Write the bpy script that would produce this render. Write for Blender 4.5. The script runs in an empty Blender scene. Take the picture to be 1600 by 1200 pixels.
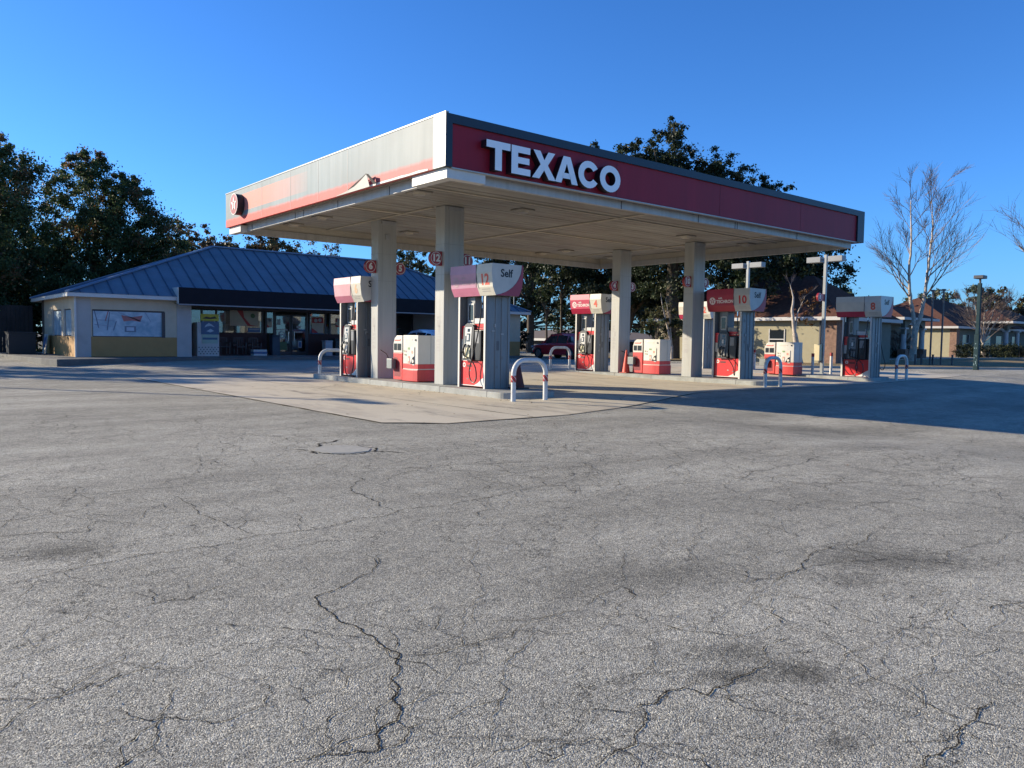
import bpy, math, random
import numpy as np
from mathutils import Vector, Matrix
rnd = random.Random(7)
D = bpy.data
S = bpy.context.scene
COL = S.collection
R_ = math.radians

# ------------------------------------------------------------------ camera
FWD = Vector((0.63599738, 0.76950696, -0.05802038))
RGT = Vector((0.77127062, -0.63633356, 0.01487394))
UPV = Vector((0.02547471, 0.0542092, 0.99820459))
cd = D.cameras.new('camera')
cam = D.objects.new('camera', cd); COL.objects.link(cam)
cam.matrix_world = Matrix(((RGT.x, UPV.x, -FWD.x, 0), (RGT.y, UPV.y, -FWD.y, 0), (RGT.z, UPV.z, -FWD.z, 1.3943), (0, 0, 0, 1)))
cd.sensor_width = 36; cd.lens = 27.372; cd.clip_start = 0.05; cd.clip_end = 3000
S.camera = cam
# ------------------------------------------------------------------ world, sun, exposure
SUN = Vector((-1.62, 2.28, 1.0)).normalized()
ELEV = math.asin(SUN.z); AZ = math.atan2(SUN.x, SUN.y)      # AZ clockwise from +Y
w = D.worlds.new('World'); S.world = w; w.use_nodes = True
wn = w.node_tree.nodes; wl = w.node_tree.links
sky = wn.new('ShaderNodeTexSky'); sky.sky_type = 'NISHITA'; sky.sun_disc = False
sky.sun_elevation = ELEV; sky.sun_rotation = AZ
sky.altitude = 0; sky.air_density = 1.25; sky.dust_density = 0.4; sky.ozone_density = 4.0
hs = wn.new('ShaderNodeMix'); hs.data_type = 'RGBA'; hs.blend_type = 'MULTIPLY'; hs.inputs['Factor'].default_value = 1.0
tc_ = wn.new('ShaderNodeTexCoord'); sz_ = wn.new('ShaderNodeSeparateXYZ'); wl.new(tc_.outputs['Generated'], sz_.inputs[0])
rp_ = wn.new('ShaderNodeValToRGB'); e = rp_.color_ramp.elements; e[0].position = 0.0; e[0].color = (.52, 1.12, 2.3, 1); e[1].position = .6; e[1].color = (.34, .80, 1.45, 1); x = rp_.color_ramp.elements.new(.28); x.color = (.44, .93, 1.7, 1)
wl.new(sz_.outputs['Z'], rp_.inputs[0]); wl.new(rp_.outputs[0], hs.inputs['B'])                 # clear deep winter blue
wl.new(sky.outputs[0], hs.inputs['A']); wl.new(hs.outputs['Result'], wn['Background'].inputs[0])
wn['Background'].inputs[1].default_value = 0.074
sl = D.lights.new('sun', 'SUN'); sl.energy = 5.0; sl.angle = R_(0.5); sl.color = (1.0, 0.87, 0.68)
so = D.objects.new('sun', sl); COL.objects.link(so)
so.rotation_euler = SUN.to_track_quat('Z', 'Y').to_euler()
S.view_settings.view_transform = 'Standard'; S.view_settings.look = 'None'
S.view_settings.gamma = 1.0; S.view_settings.use_curve_mapping = False
S.view_settings.exposure = 0.75
S.render.engine = 'CYCLES'

# ------------------------------------------------------------------ terrain
def ss(t): t = min(1.0, max(0.0, t)); return t*t*(3-2*t)
def g(x, y):
    d = FWD.x*x + FWD.y*y
    return .2*ss((d-27)/9) + .12*ss((d-50)/15) - .22*ss((x-9.5)/5)*ss((13.3-y)/5.5)

# ------------------------------------------------------------------ materials
MC = {}
def mat(name, col, rough=.6, metal=0., var=.12, scale=2.5, bump=0., bscale=60., spec=.5, emit=None, coat=0., dirt=0., dscale=1.2, streak=False, trans=0.):
    if name in MC: return MC[name]
    m = D.materials.new(name); m.use_nodes = True
    n = m.node_tree.nodes; l = m.node_tree.links; b = n['Principled BSDF']
    c = (*col, 1)
    b.inputs['Base Color'].default_value = c; b.inputs['Roughness'].default_value = rough
    b.inputs['Metallic'].default_value = metal; b.inputs['Specular IOR Level'].default_value = spec
    b.inputs['Coat Weight'].default_value = coat
    if trans: b.inputs['Transmission Weight'].default_value = trans
    geo = n.new('ShaderNodeNewGeometry')
    if var:
        vec = geo.outputs['Position']
        if streak:
            mp = n.new('ShaderNodeMapping'); mp.inputs['Scale'].default_value = (4, 4, .35); l.new(vec, mp.inputs[0]); vec = mp.outputs[0]
        t = n.new('ShaderNodeTexNoise'); t.inputs['Scale'].default_value = scale; t.inputs['Detail'].default_value = 6; t.inputs['Roughness'].default_value = .65
        l.new(vec, t.inputs['Vector'])
        r = n.new('ShaderNodeMapRange'); r.inputs['From Min'].default_value = .3; r.inputs['From Max'].default_value = .7
        r.inputs['To Min'].default_value = 1-var; r.inputs['To Max'].default_value = 1+var
        l.new(t.outputs['Fac'], r.inputs['Value'])
        mx = n.new('ShaderNodeMix'); mx.data_type = 'RGBA'; mx.blend_type = 'MULTIPLY'; mx.inputs['Factor'].default_value = 1
        mx.inputs['A'].default_value = c; l.new(r.outputs[0], mx.inputs['B']); last = mx.outputs['Result']
        if dirt:
            t2 = n.new('ShaderNodeTexNoise'); t2.inputs['Scale'].default_value = dscale; t2.inputs['Detail'].default_value = 8; l.new(vec, t2.inputs['Vector'])
            r2 = n.new('ShaderNodeMapRange'); r2.inputs['From Min'].default_value = .52; r2.inputs['From Max'].default_value = .75; r2.inputs['To Max'].default_value = dirt
            l.new(t2.outputs['Fac'], r2.inputs['Value'])
            m2 = n.new('ShaderNodeMix'); m2.data_type = 'RGBA'; l.new(r2.outputs[0], m2.inputs['Factor']); l.new(last, m2.inputs['A']); m2.inputs['B'].default_value = (.10, .085, .06, 1); last = m2.outputs['Result']
        l.new(last, b.inputs['Base Color'])
    if bump:
        t = n.new('ShaderNodeTexNoise'); t.inputs['Scale'].default_value = bscale; t.inputs['Detail'].default_value = 4; l.new(geo.outputs['Position'], t.inputs['Vector'])
        bp = n.new('ShaderNodeBump'); bp.inputs['Strength'].default_value = bump; bp.inputs['Distance'].default_value = .01
        l.new(t.outputs['Fac'], bp.inputs['Height']); l.new(bp.outputs[0], b.inputs['Normal'])
    if emit: b.inputs['Emission Color'].default_value = (*emit, 1); b.inputs['Emission Strength'].default_value = 1
    MC[name] = m; return m

white = mat('white_paint', (.60, .585, .53), .45, var=.06, dirt=.25)
cream = mat('cream_metal', (.62, .585, .50), .5, var=.08, streak=True, dirt=.2)
col_clad = mat('column_cladding', (.385, .385, .355), .42, var=.07, streak=True, dirt=.18)
grey = mat('grey_metal', (.42, .42, .41), .4, metal=.3, var=.1, streak=True, dirt=.2)
dgrey = mat('dark_grey_plastic', (.06, .06, .065), .5, var=.1)
black = mat('black_rubber', (.014, .014, .015), .45, var=.0)
blackp = mat('black_plastic', (.022, .022, .025), .35, var=.2)
redp = mat('red_panel', (.62, .03, .03), .32, var=.10, streak=True, dirt=.1)
redk = mat('kiosk_red', (.56, .055, .05), .4, var=.12, streak=True)
crim = mat('crimson', (.33, .015, .03), .35, var=.12)
star_red = mat('sign_red', (.30, .018, .022), .35, var=.1)
offw = mat('offwhite_decal', (.68, .66, .60), .5, var=.05)
navy = mat('navy_trim', (.006, .016, .027), .45, var=.15, streak=True)
fac_red = mat('fascia_red', (.27, .011, .024), .5, spec=.25, var=.14, scale=.8, streak=True)
letw = mat('letter_face', (.80, .84, .84), .4, var=.03)
screen = mat('screen_dark', (.03, .035, .04), .15, var=0)
paper = mat('sticker_paper', (.55, .55, .52), .6, var=.1, scale=20)
glassd = mat('car_glass', (.015, .02, .025), .06, var=0, spec=.8)
chrome = mat('chrome', (.6, .6, .62), .15, metal=1, var=0)
tyre = mat('tyre_rubber', (.02, .02, .02), .8, var=.1)
conc = mat('concrete_kerb', (.36, .35, .31), .85, var=.18, scale=4, bump=.3, dirt=.35)
brown = mat('bark_brown', (.09, .07, .05), .9, var=.3, scale=8, bump=.6, bscale=20)

def stdnodes(m):
    n = m.node_tree.nodes; l = m.node_tree.links
    return n, l, n['Principled BSDF']
def nd(n, t, **k):
    x = n.new(t)
    for a, b in k.items():
        if a in ('data_type', 'blend_type', 'operation', 'feature', 'noise_dimensions', 'distance', 'normalize', 'wave_type', 'bands_direction', 'interpolation_type'): setattr(x, a, b)
        else: x.inputs[a.replace('_', ' ')].default_value = b
    return x

# asphalt: salt-and-pepper aggregate, soft patches, oil stains, hair cracks
def asphalt_mat():
    m = D.materials.new('asphalt'); m.use_nodes = True; n, l, b = stdnodes(m)
    geo = n.new('ShaderNodeNewGeometry'); P = geo.outputs['Position']
    vo = nd(n, 'ShaderNodeTexVoronoi', Scale=190.0, Randomness=1.0); l.new(P, vo.inputs['Vector'])
    sep = n.new('ShaderNodeSeparateColor'); l.new(vo.outputs['Color'], sep.inputs[0])
    ramp = n.new('ShaderNodeValToRGB'); e = ramp.color_ramp.elements
    e[0].position = 0; e[0].color = (.115, .108, .088, 1); e[1].position = 1; e[1].color = (.84, .78, .60, 1)
    x = ramp.color_ramp.elements.new(.35); x.color = (.325, .308, .25, 1)
    x = ramp.color_ramp.elements.new(.8); x.color = (.48, .455, .375, 1)
    l.new(sep.outputs[0], ramp.inputs[0])
    def noise(s, d=5, r=.6, vec=P):
        t = nd(n, 'ShaderNodeTexNoise', Scale=s, Detail=d, Roughness=r); l.new(vec, t.inputs['Vector']); return t.outputs['Fac']
    def mr(v, a, b_, c, d_):
        t = nd(n, 'ShaderNodeMapRange'); t.inputs['From Min'].default_value = a; t.inputs['From Max'].default_value = b_; t.inputs['To Min'].default_value = c; t.inputs['To Max'].default_value = d_
        l.new(v, t.inputs['Value']); return t.outputs[0]
    def math_(op, a, b_):
        t = n.new('ShaderNodeMath'); t.operation = op
        for i, q in enumerate((a, b_)):
            if isinstance(q, (int, float)): t.inputs[i].default_value = q
            else: l.new(q, t.inputs[i])
        return t.outputs[0]
    f1 = mr(noise(.33, 6, .6), .3, .7, .86, 1.10)
    f2 = mr(noise(2.3, 5, .65), .3, .7, .88, 1.10)
    f3 = math_('MULTIPLY', mr(noise(26, 4, .75), .25, .75, .74, 1.26), mr(noise(7, 4, .7), .3, .7, .90, 1.10))
    mp = nd(n, 'ShaderNodeMapping'); mp.inputs['Rotation'].default_value = (0, 0, R_(25)); mp.inputs['Scale'].default_value = (.16, .75, 1); l.new(P, mp.inputs[0])
    f4 = mr(noise(1.0, 4, .6, mp.outputs[0]), .35, .68, .76, 1.10)
    f = math_('MULTIPLY', math_('MULTIPLY', f1, f2), math_('MULTIPLY', f3, f4))
    # oil stains
    for (sx, sy, r, k, st) in [(5.1, 2.24, .36, .5, 1.9), (2.97, 1.99, .17, .45, 1.5), (3.02, 1.70, .15, .60, 1.2), (2.75, 1.85, .10, .5, 2.5), (4.43, 2.24, .18, .35, 1.6), (.91, 5.58, .30, .5, 1.3), (3.5, 3.0, .45, .25, 1.8), (2.58, 1.30, .08, .4, 1.2), (13.2, 7.6, 1.2, .28, 1.4), (6.2, 3.9, 1.1, .12, 2.2), (1.9, 4.1, 1.0, .12, 2.4)]:
        v = nd(n, 'ShaderNodeMapping'); v.vector_type = 'TEXTURE'; v.inputs['Location'].default_value = (sx, sy, 0); v.inputs['Rotation'].default_value = (0, 0, R_(-35)); v.inputs['Scale'].default_value = (r*st, r, 50); l.new(P, v.inputs[0])
        ln = n.new('ShaderNodeVectorMath'); ln.operation = 'LENGTH'; l.new(v.outputs[0], ln.inputs[0])
        dd = math_('ADD', ln.outputs['Value'], mr(noise(9/r**.5, 8, .8), .25, .75, -.75, .75))
        f = math_('MULTIPLY', f, mr(dd, .25, 1.05, 1-k, 1))
    # hair cracks
    nz = nd(n, 'ShaderNodeTexNoise', Scale=2.2, Detail=5.0, Roughness=.7); l.new(P, nz.inputs['Vector'])
    vm = n.new('ShaderNodeVectorMath'); vm.operation = 'SCALE'; vm.inputs['Scale'].default_value = .55; l.new(nz.outputs['Color'], vm.inputs[0])
    va = n.new('ShaderNodeVectorMath'); va.operation = 'ADD'; l.new(P, va.inputs[0]); l.new(vm.outputs[0], va.inputs[1])
    for sc, th, lo, dk in ((.75, .0035, .46, .38), (1.7, .0055, .50, .5), (3.6, .009, .55, .6)):
        v2 = nd(n, 'ShaderNodeTexVoronoi', feature='DISTANCE_TO_EDGE', Scale=sc); l.new(va.outputs[0], v2.inputs['Vector'])
        c1 = mr(v2.outputs['Distance'], th*.3, th*1.3, dk, 1)
        mk = mr(noise(.9*sc+.3, 3), lo-.02, lo+.06, 0, 1)
        inv = math_('SUBTRACT', 1, mk)
        f = math_('MULTIPLY', f, math_('MAXIMUM', c1, inv))
    mx = nd(n, 'ShaderNodeMix', data_type='RGBA', blend_type='MULTIPLY', Factor=1.0)
    l.new(ramp.outputs[0], mx.inputs['A']); l.new(f, mx.inputs['B']); l.new(mx.outputs['Result'], b.inputs['Base Color'])
    b.inputs['Roughness'].default_value = .9; b.inputs['Specular IOR Level'].default_value = .12
    bp = nd(n, 'ShaderNodeBump', Strength=.9, Distance=.004); l.new(vo.outputs['Distance'], bp.inputs['Height'])
    bp.invert = True
    bp2 = nd(n, 'ShaderNodeBump', Strength=.5, Distance=.02); l.new(noise(6, 6, .7), bp2.inputs['Height']); l.new(bp.outputs[0], bp2.inputs['Normal'])
    l.new(bp2.outputs[0], b.inputs['Normal'])
    return m
asphalt = asphalt_mat()

def pad_mat():
    m = D.materials.new('pad_concrete'); m.use_nodes = True; n, l, b = stdnodes(m)
    geo = n.new('ShaderNodeNewGeometry'); P = geo.outputs['Position']
    def noise(s, d=5, r=.6, sc=(1, 1, 1)):
        mp = nd(n, 'ShaderNodeMapping'); mp.inputs['Scale'].default_value = sc; l.new(P, mp.inputs[0])
        t = nd(n, 'ShaderNodeTexNoise', Scale=s, Detail=d, Roughness=r); l.new(mp.outputs[0], t.inputs['Vector']); return t.outputs['Fac']
    def layer(prev, fac, lo, hi, amt, col):
        r = nd(n, 'ShaderNodeMapRange'); r.inputs['From Min'].default_value = lo; r.inputs['From Max'].default_value = hi; r.inputs['To Max'].default_value = amt; l.new(fac, r.inputs['Value'])
        mx = nd(n, 'ShaderNodeMix', data_type='RGBA'); l.new(r.outputs[0], mx.inputs['Factor'])
        if isinstance(prev, tuple): mx.inputs['A'].default_value = prev
        else: l.new(prev, mx.inputs['A'])
        mx.inputs['B'].default_value = col; return mx.outputs['Result']
    c = layer((.57, .505, .37, 1), noise(.6, 6), .35, .7, .5, (.46, .405, .30, 1))
    c = layer(c, noise(1.4, 6, .7, (1, .28, 1)), .50, .70, .65, (.25, .21, .16, 1))
    c = layer(c, noise(40, 4, .7), .45, .75, .35, (.32, .28, .23, 1))
    c = layer(c, noise(.9, 5, .7, (1.6, .4, 1)), .58, .70, .7, (.13, .11, .09, 1))
    c = layer(c, noise(3.2, 6, .8), .64, .70, .75, (.09, .08, .07, 1))
    l.new(c, b.inputs['Base Color']); b.inputs['Roughness'].default_value = .75
    bp = nd(n, 'ShaderNodeBump', Strength=.4, Distance=.006); l.new(noise(30, 5, .7), bp.inputs['Height']); l.new(bp.outputs[0], b.inputs['Normal'])
    return m
padm = pad_mat()

# ------------------------------------------------------------------ mesh builder
class MB:
    def __init__(s): s.v = []; s.f = []; s.m = []
    def add(s, vs, fs, mi=0):
        o = len(s.v); s.v += [tuple(v) for v in vs]; s.f += [tuple(i+o for i in f) for f in fs]; s.m += [mi]*len(fs); return s
    def box(s, x0, x1, y0, y1, z0, z1, mi=0):
        return s.add([(x0, y0, z0), (x1, y0, z0), (x1, y1, z0), (x0, y1, z0), (x0, y0, z1), (x1, y0, z1), (x1, y1, z1), (x0, y1, z1)],
                     [(0, 3, 2, 1), (4, 5, 6, 7), (0, 1, 5, 4), (1, 2, 6, 5), (2, 3, 7, 6), (3, 0, 4, 7)], mi)
    def prism(s, poly, a0, a1, axis, mi=0):        # poly extruded along axis
        n = len(poly)
        def P(p, a): return {'x': (a, p[0], p[1]), 'y': (p[0], a, p[1]), 'z': (p[0], p[1], a)}[axis]
        vs = [P(p, a0) for p in poly] + [P(p, a1) for p in poly]
        return s.add(vs, [tuple(range(n))[::-1], tuple(range(n, 2*n))] + [(i, (i+1) % n, n+(i+1) % n, n+i) for i in range(n)], mi)
    def cyl(s, p, q, r0, r1=None, n=12, mi=0, caps=True):
        r1 = r0 if r1 is None else r1
        p = Vector(p); q = Vector(q); d = (q-p).normalized()
        a = d.orthogonal().normalized(); b = d.cross(a)
        vs = [p+(a*math.cos(t)+b*math.sin(t))*r0 for t in [2*math.pi*i/n for i in range(n)]] + [q+(a*math.cos(t)+b*math.sin(t))*r1 for t in [2*math.pi*i/n for i in range(n)]]
        fs = [(i, (i+1) % n, n+(i+1) % n, n+i) for i in range(n)]
        if caps: fs += [tuple(range(n))[::-1], tuple(range(n, 2*n))]
        return s.add(vs, fs, mi)
    def tube(s, pts, r, n=8, mi=0):
        pts = [Vector(p) for p in pts]; rs = r if isinstance(r, (list, tuple)) else [r]*len(pts)
        vs = []; a = None
        for i, p in enumerate(pts):
            d = (pts[min(i+1, len(pts)-1)]-pts[max(i-1, 0)]).normalized()
            if a is None: a = d.orthogonal().normalized()
            a = (a-d*a.dot(d)).normalized(); b = d.cross(a)
            vs += [p+(a*math.cos(2*math.pi*k/n)+b*math.sin(2*math.pi*k/n))*rs[i] for k in range(n)]
        fs = [(i*n+k, i*n+(k+1) % n, (i+1)*n+(k+1) % n, (i+1)*n+k) for i in range(len(pts)-1) for k in range(n)]
        fs += [tuple(range(n))[::-1], tuple(range((len(pts)-1)*n, len(pts)*n))]
        return s.add(vs, fs, mi)
    def decal(s, tv, fn, mi=0):                       # tv = (2D verts, faces)
        return s.add([fn(a, b) for a, b in tv[0]], tv[1], mi)
    def build(s, name, mats, parent=None, smooth=False, bevel=0, world=False, label=None):
        me = D.meshes.new(name); vs = s.v
        if parent is not None and world:
            o = wloc(parent); vs = [(x-o[0], y-o[1], z-o[2]) for x, y, z in vs]
        me.from_pydata(vs, [], s.f)
        for m in (mats if isinstance(mats, (list, tuple)) else [mats]): me.materials.append(m)
        me.polygons.foreach_set('material_index', s.m)
        if smooth: me.polygons.foreach_set('use_smooth', [True]*len(s.f))
        me.update()
        ob = D.objects.new(name, me); COL.objects.link(ob)
        if parent is not None: ob.parent = parent
        if bevel:
            b = ob.modifiers.new('bevel', 'BEVEL'); b.width = bevel; b.segments = 2; b.limit_method = 'ANGLE'; b.angle_limit = R_(40)
        if smooth: 
            try: me.set_sharp_from_angle(angle=R_(45))
            except Exception: pass
        if label: ob['label'] = label
        return ob
def wloc(o):
    v = Vector((0, 0, 0))
    while o is not None: v += o.location; o = o.parent
    return v
def tag(o, label=None, cat=None, group=None, kind=None):
    if label: o['label'] = label
    if cat: o['category'] = cat
    if group: o['group'] = group
    if kind: o['kind'] = kind
    return o
def empty(name, loc, label, cat, group=None, rz=0):
    o = D.objects.new(name, None); COL.objects.link(o); o.location = loc; o.rotation_euler = (0, 0, rz); o.empty_display_size = .1
    return tag(o, label, cat, group)
TXT = {}
def text2d(s, size=1., bold=0.):
    k = (s, size, bold)
    if k in TXT: return TXT[k]
    cu = D.curves.new('t', 'FONT'); cu.body = s; cu.size = size; cu.offset = bold; cu.align_x = 'CENTER'; cu.align_y = 'CENTER'; cu.resolution_u = 3
    ob = D.objects.new('t', cu); COL.objects.link(ob)
    dg = bpy.context.evaluated_depsgraph_get(); dg.update()
    me = ob.evaluated_get(dg).to_mesh()
    v = [(p.co.x, p.co.y) for p in me.vertices]; f = [tuple(p.vertices) for p in me.polygons]
    ob.evaluated_get(dg).to_mesh_clear(); D.objects.remove(ob); D.curves.remove(cu)
    TXT[k] = (v, f); return TXT[k]
def disc2d(cx, cy, r, n=24, ry=None):
    ry = ry or r
    return ([(cx+r*math.cos(2*math.pi*i/n), cy+ry*math.sin(2*math.pi*i/n)) for i in range(n)], [tuple(range(n))])
def ring2d(cx, cy, r0, r1, n=28):
    v = [(cx+r*math.cos(2*math.pi*i/n), cy+r*math.sin(2*math.pi*i/n)) for r in (r0, r1) for i in range(n)]
    return (v, [(i, (i+1) % n, n+(i+1) % n, n+i) for i in range(n)])
def star2d(cx, cy, r, rot=90):
    v = [(cx, cy)]
    for i in range(10):
        a = R_(rot+36*i); q = r if i % 2 == 0 else r*.42; v.append((cx+q*math.cos(a), cy+q*math.sin(a)))
    return (v, [(0, 1+i, 1+(i+1) % 10) for i in range(10)])
def rect2d(a, b, c, d): return ([(a, c), (b, c), (b, d), (a, d)], [(0, 1, 2, 3)])
def shift(t, dx, dy): return ([(a+dx, b+dy) for a, b in t[0]], t[1])

# ------------------------------------------------------------------ ground, pad, cracks
def lin(a, b, st): return [a+st*i for i in range(int(round((b-a)/st)))]
gx = [-700, -400, -200, -100, -60, -40, -30] + lin(-20, -2, 2) + lin(-2, 30, .5) + lin(30, 110, 2) + [110, 130, 160, 220, 320, 480, 700, 1000]
gy = [-300, -150, -80, -40, -20, -10, -5] + lin(-2, 20, .5) + lin(20, 110, 2) + [110, 130, 160, 220, 320, 480, 700, 1000]
def grid(xs, ys, off=0., keep=None):
    vs = [(x, y, g(x, y)+off) for y in ys for x in xs]; n = len(xs); fs = []
    for j in range(len(ys)-1):
        for i in range(n-1):
            if keep and not keep((xs[i]+xs[i+1])/2, (ys[j]+ys[j+1])/2): continue
            fs.append((j*n+i, j*n+i+1, (j+1)*n+i+1, (j+1)*n+i))
    return vs, fs
v, f = grid(gx, gy); gr = MB().add(v, f).build('ground', asphalt, smooth=True); tag(gr, kind='structure', label='grey weathered asphalt lot with cracks and oil stains')
CR = [[(0.519,4.991),(0.645,5.038),(0.778,5.087),(0.934,5.128),(1.074,5.139),(1.324,5.197),(1.574,5.182),(1.832,5.149),(2.087,5.236),(2.391,5.172),(2.719,5.221),(3.056,5.236),(3.218,5.313),(3.685,5.271),(4.484,5.402),(5.096,5.509),(5.796,5.449)],[(5.473,4.739),(6.462,4.68),(7.322,4.769),(7.83,4.775),(8.458,4.786),(10.617,4.765),(12.876,4.774)],[(2.656,4.423),(2.448,4.294),(2.264,4.009),(2.082,3.918),(1.796,3.792),(1.766,3.69),(1.738,3.401),(1.772,3.239),(1.751,2.994),(1.771,2.89),(1.674,2.731),(1.615,2.699),(1.57,2.574),(1.533,2.547),(1.497,2.431),(1.446,2.378),(1.333,2.333),(1.282,2.239),(1.167,2.303),(1.079,2.336),(0.974,2.346)],[(1.771,2.89),(1.905,2.787),(2.045,2.788),(2.29,2.744),(2.393,2.819)],[(0.339,3.341),(0.473,3.353),(0.555,3.33),(0.665,3.38),(0.759,3.382),(0.909,3.44),(0.971,3.52)],[(0.555,3.33),(0.525,3.452)],[(0.677,3.498),(0.782,3.537),(0.836,3.606)],[(0.651,3.099),(0.718,2.973),(0.748,2.92),(0.868,2.839),(0.932,2.759),(1.018,2.771),(1.172,2.76)],[(0.748,2.92),(0.9,3.14)],[(2.226,1.917),(2.244,1.916),(2.301,1.886),(2.427,1.926),(2.501,1.905),(2.516,1.807),(2.67,1.811),(2.891,1.835),(3.016,1.822)],[(2.24,1.906),(2.212,1.857),(2.128,1.8),(2.052,1.773),(2.003,1.729),(1.916,1.744),(1.794,1.715)],[(2.62,1.058),(2.772,1.05),(3.025,1.074),(3.151,1.066),(3.294,1.083),(3.374,1.088)],[(3.914,2.4),(4.193,2.49),(4.409,2.49),(4.91,2.662),(5.076,2.66),(5.237,2.583),(5.522,2.632),(5.654,2.673),(5.89,2.477),(6.186,2.261),(6.187,1.926)],[(2.824,2.83),(3.046,2.916),(3.284,2.945)],[(3.83,3.459),(3.678,3.292),(3.457,3.118)],[(4.498,1.502),(4.71,1.466),(4.847,1.427)],[(1.653,1.839),(1.765,1.836),(1.807,1.881),(1.941,1.859)],[(0.652,6.201),(0.837,6.194),(1.139,6.017),(1.262,6.327)],[(1.985,6.961),(1.993,6.635),(1.963,6.216),(1.982,5.634),(2.38,5.778)],[(1.982,5.634),(2.087,5.236)],[(3.772,7.216),(3.364,6.337),(3.297,5.865),(3.218,5.313)],[(0.99,4.194),(1.131,4.207),(1.264,4.169),(1.408,4.256),(1.558,4.282)],[(0.406,3.953),(0.557,4.0),(0.676,4.104)],[(1.234,3.318),(1.356,3.297),(1.571,3.105)],[(1.36,2.973),(1.536,2.861),(1.653,2.852)],[(1.489,2.418),(1.574,2.278),(1.696,2.308),(1.931,2.308)],[(3.077,2.094),(3.244,2.066),(3.51,2.022)],[(3.911,1.61),(4.201,1.576),(4.442,1.606)]]
crm = mat('crack_dark', (.042, .038, .032), 1.0, var=.3, scale=30, spec=0)
def wobble(pts, amp, lev, r):
    for _ in range(lev):
        o = [pts[0]]
        for a, b in zip(pts, pts[1:]):
            dx, dy = b[0]-a[0], b[1]-a[1]; L = math.hypot(dx, dy); k = r.uniform(-1, 1)*amp
            o += [((a[0]+b[0])/2-dy*k, (a[1]+b[1])/2+dx*k), b]
        pts = o; amp *= .9
    return pts
def strip(mb, pts, w0, r, off=.0035, taper=True):
    n = len(pts); vs = []
    for i, p in enumerate(pts):
        a = pts[max(i-1, 0)]; b = pts[min(i+1, n-1)]; dx, dy = b[0]-a[0], b[1]-a[1]; L = math.hypot(dx, dy) or 1
        t = min(i, n-1-i)/max(1, n-1)*6 if taper else 1
        for s_ in (-1, 1):
            ww = w0*(.25+.75*min(1, t))*(r.uniform(.1, 1.0)+(1.3 if r.random() < .06 else 0))
            x = p[0]-dy/L*ww*s_*.6; y = p[1]+dx/L*ww*s_*.6; vs.append((x, y, g(x, y)+off))
    mb.add(vs, [(2*i, 2*i+1, 2*i+3, 2*i+2) for i in range(n-1)])
r = random.Random(3); mb = MB()
WD = [.010, .008, .012, .009, .007, .006, .006, .009, .005, .012, .010, .011, .008, .006, .005, .008, .006, .008, .008, .006, .008, .007, .007, .005, .005, .005, .005, .006]
for i, c in enumerate(CR):
    p = wobble(c, .15, 5, r); strip(mb, p, WD[i]*.50*(1+.12*math.hypot(*c[0])), r)
    for k in range(len(c)//2):                                    # side twigs
        q = p[r.randrange(len(p))]; a = r.uniform(0, 6.28); L = r.uniform(.08, .5)*(.6+.12*math.hypot(*q))
        strip(mb, wobble([q, (q[0]+L*math.cos(a), q[1]+L*math.sin(a))], .22, 4, r), .0045, r)
mb.build('crack', crm, gr)
mb = MB()                                                          # web of fine hairline cracks
def walk(x, y, a, n, w_, dep):
    pts = [(x, y)]; s_ = .10+.012*math.hypot(x, y)
    for i in range(n):
        a += r.gauss(0, .42); a2 = a+r.gauss(0, .3)
        x += s_*math.cos(a2); y += s_*math.sin(a2); pts.append((x, y))
        if dep and r.random() < .10: walk(x, y, a+r.choice([-1, 1])*r.uniform(.6, 1.4), r.randint(4, 14), w_*.75, dep-1)
    strip(mb, wobble(pts, .2, 2, r), w_, r)
for k in range(190):
    d_ = 2.2+13*r.random()**1.1; th_ = .88+r.uniform(-.72, .72); x, y = d_*math.cos(th_), d_*math.sin(th_)
    if x > 6.2 and y > 10: continue
    walk(x, y, r.choice([.25, .25, -.1, 1.9, 1.2, 2.7])+r.uniform(-.4, .4), r.randint(6, 26), r.choice([.0016, .0021, .003])*(1+.15*d_), 1)
mb.build('hairline_crack', mat('hairline_dark', (.09, .083, .07), 1.0, var=.3, scale=30, spec=0), gr)
mb = MB(); r = random.Random(77)                                    # loose grit
for k in range(900):
    d_ = 2.0+9*r.random()**1.4; th_ = .88+r.uniform(-.8, .8); x, y = d_*math.cos(th_), d_*math.sin(th_); s_ = r.uniform(.002, .0055); z_ = g(x, y)
    a = r.uniform(0, 6.28); mb.add([(x+s_*math.cos(a), y+s_*math.sin(a), z_), (x+s_*math.cos(a+2.1), y+s_*math.sin(a+2.1), z_), (x+s_*math.cos(a+4.2), y+s_*math.sin(a+4.2), z_), (x, y, z_+s_*1.1)], [(0, 1, 3), (1, 2, 3), (2, 0, 3)], r.randrange(2))
o = mb.build('grit', [mat('grit_pale', (.55, .52, .45), .9), mat('grit_dark', (.10, .09, .08), .9)]); tag(o, 'loose grit and small stones scattered on the asphalt', kind='stuff')


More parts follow.
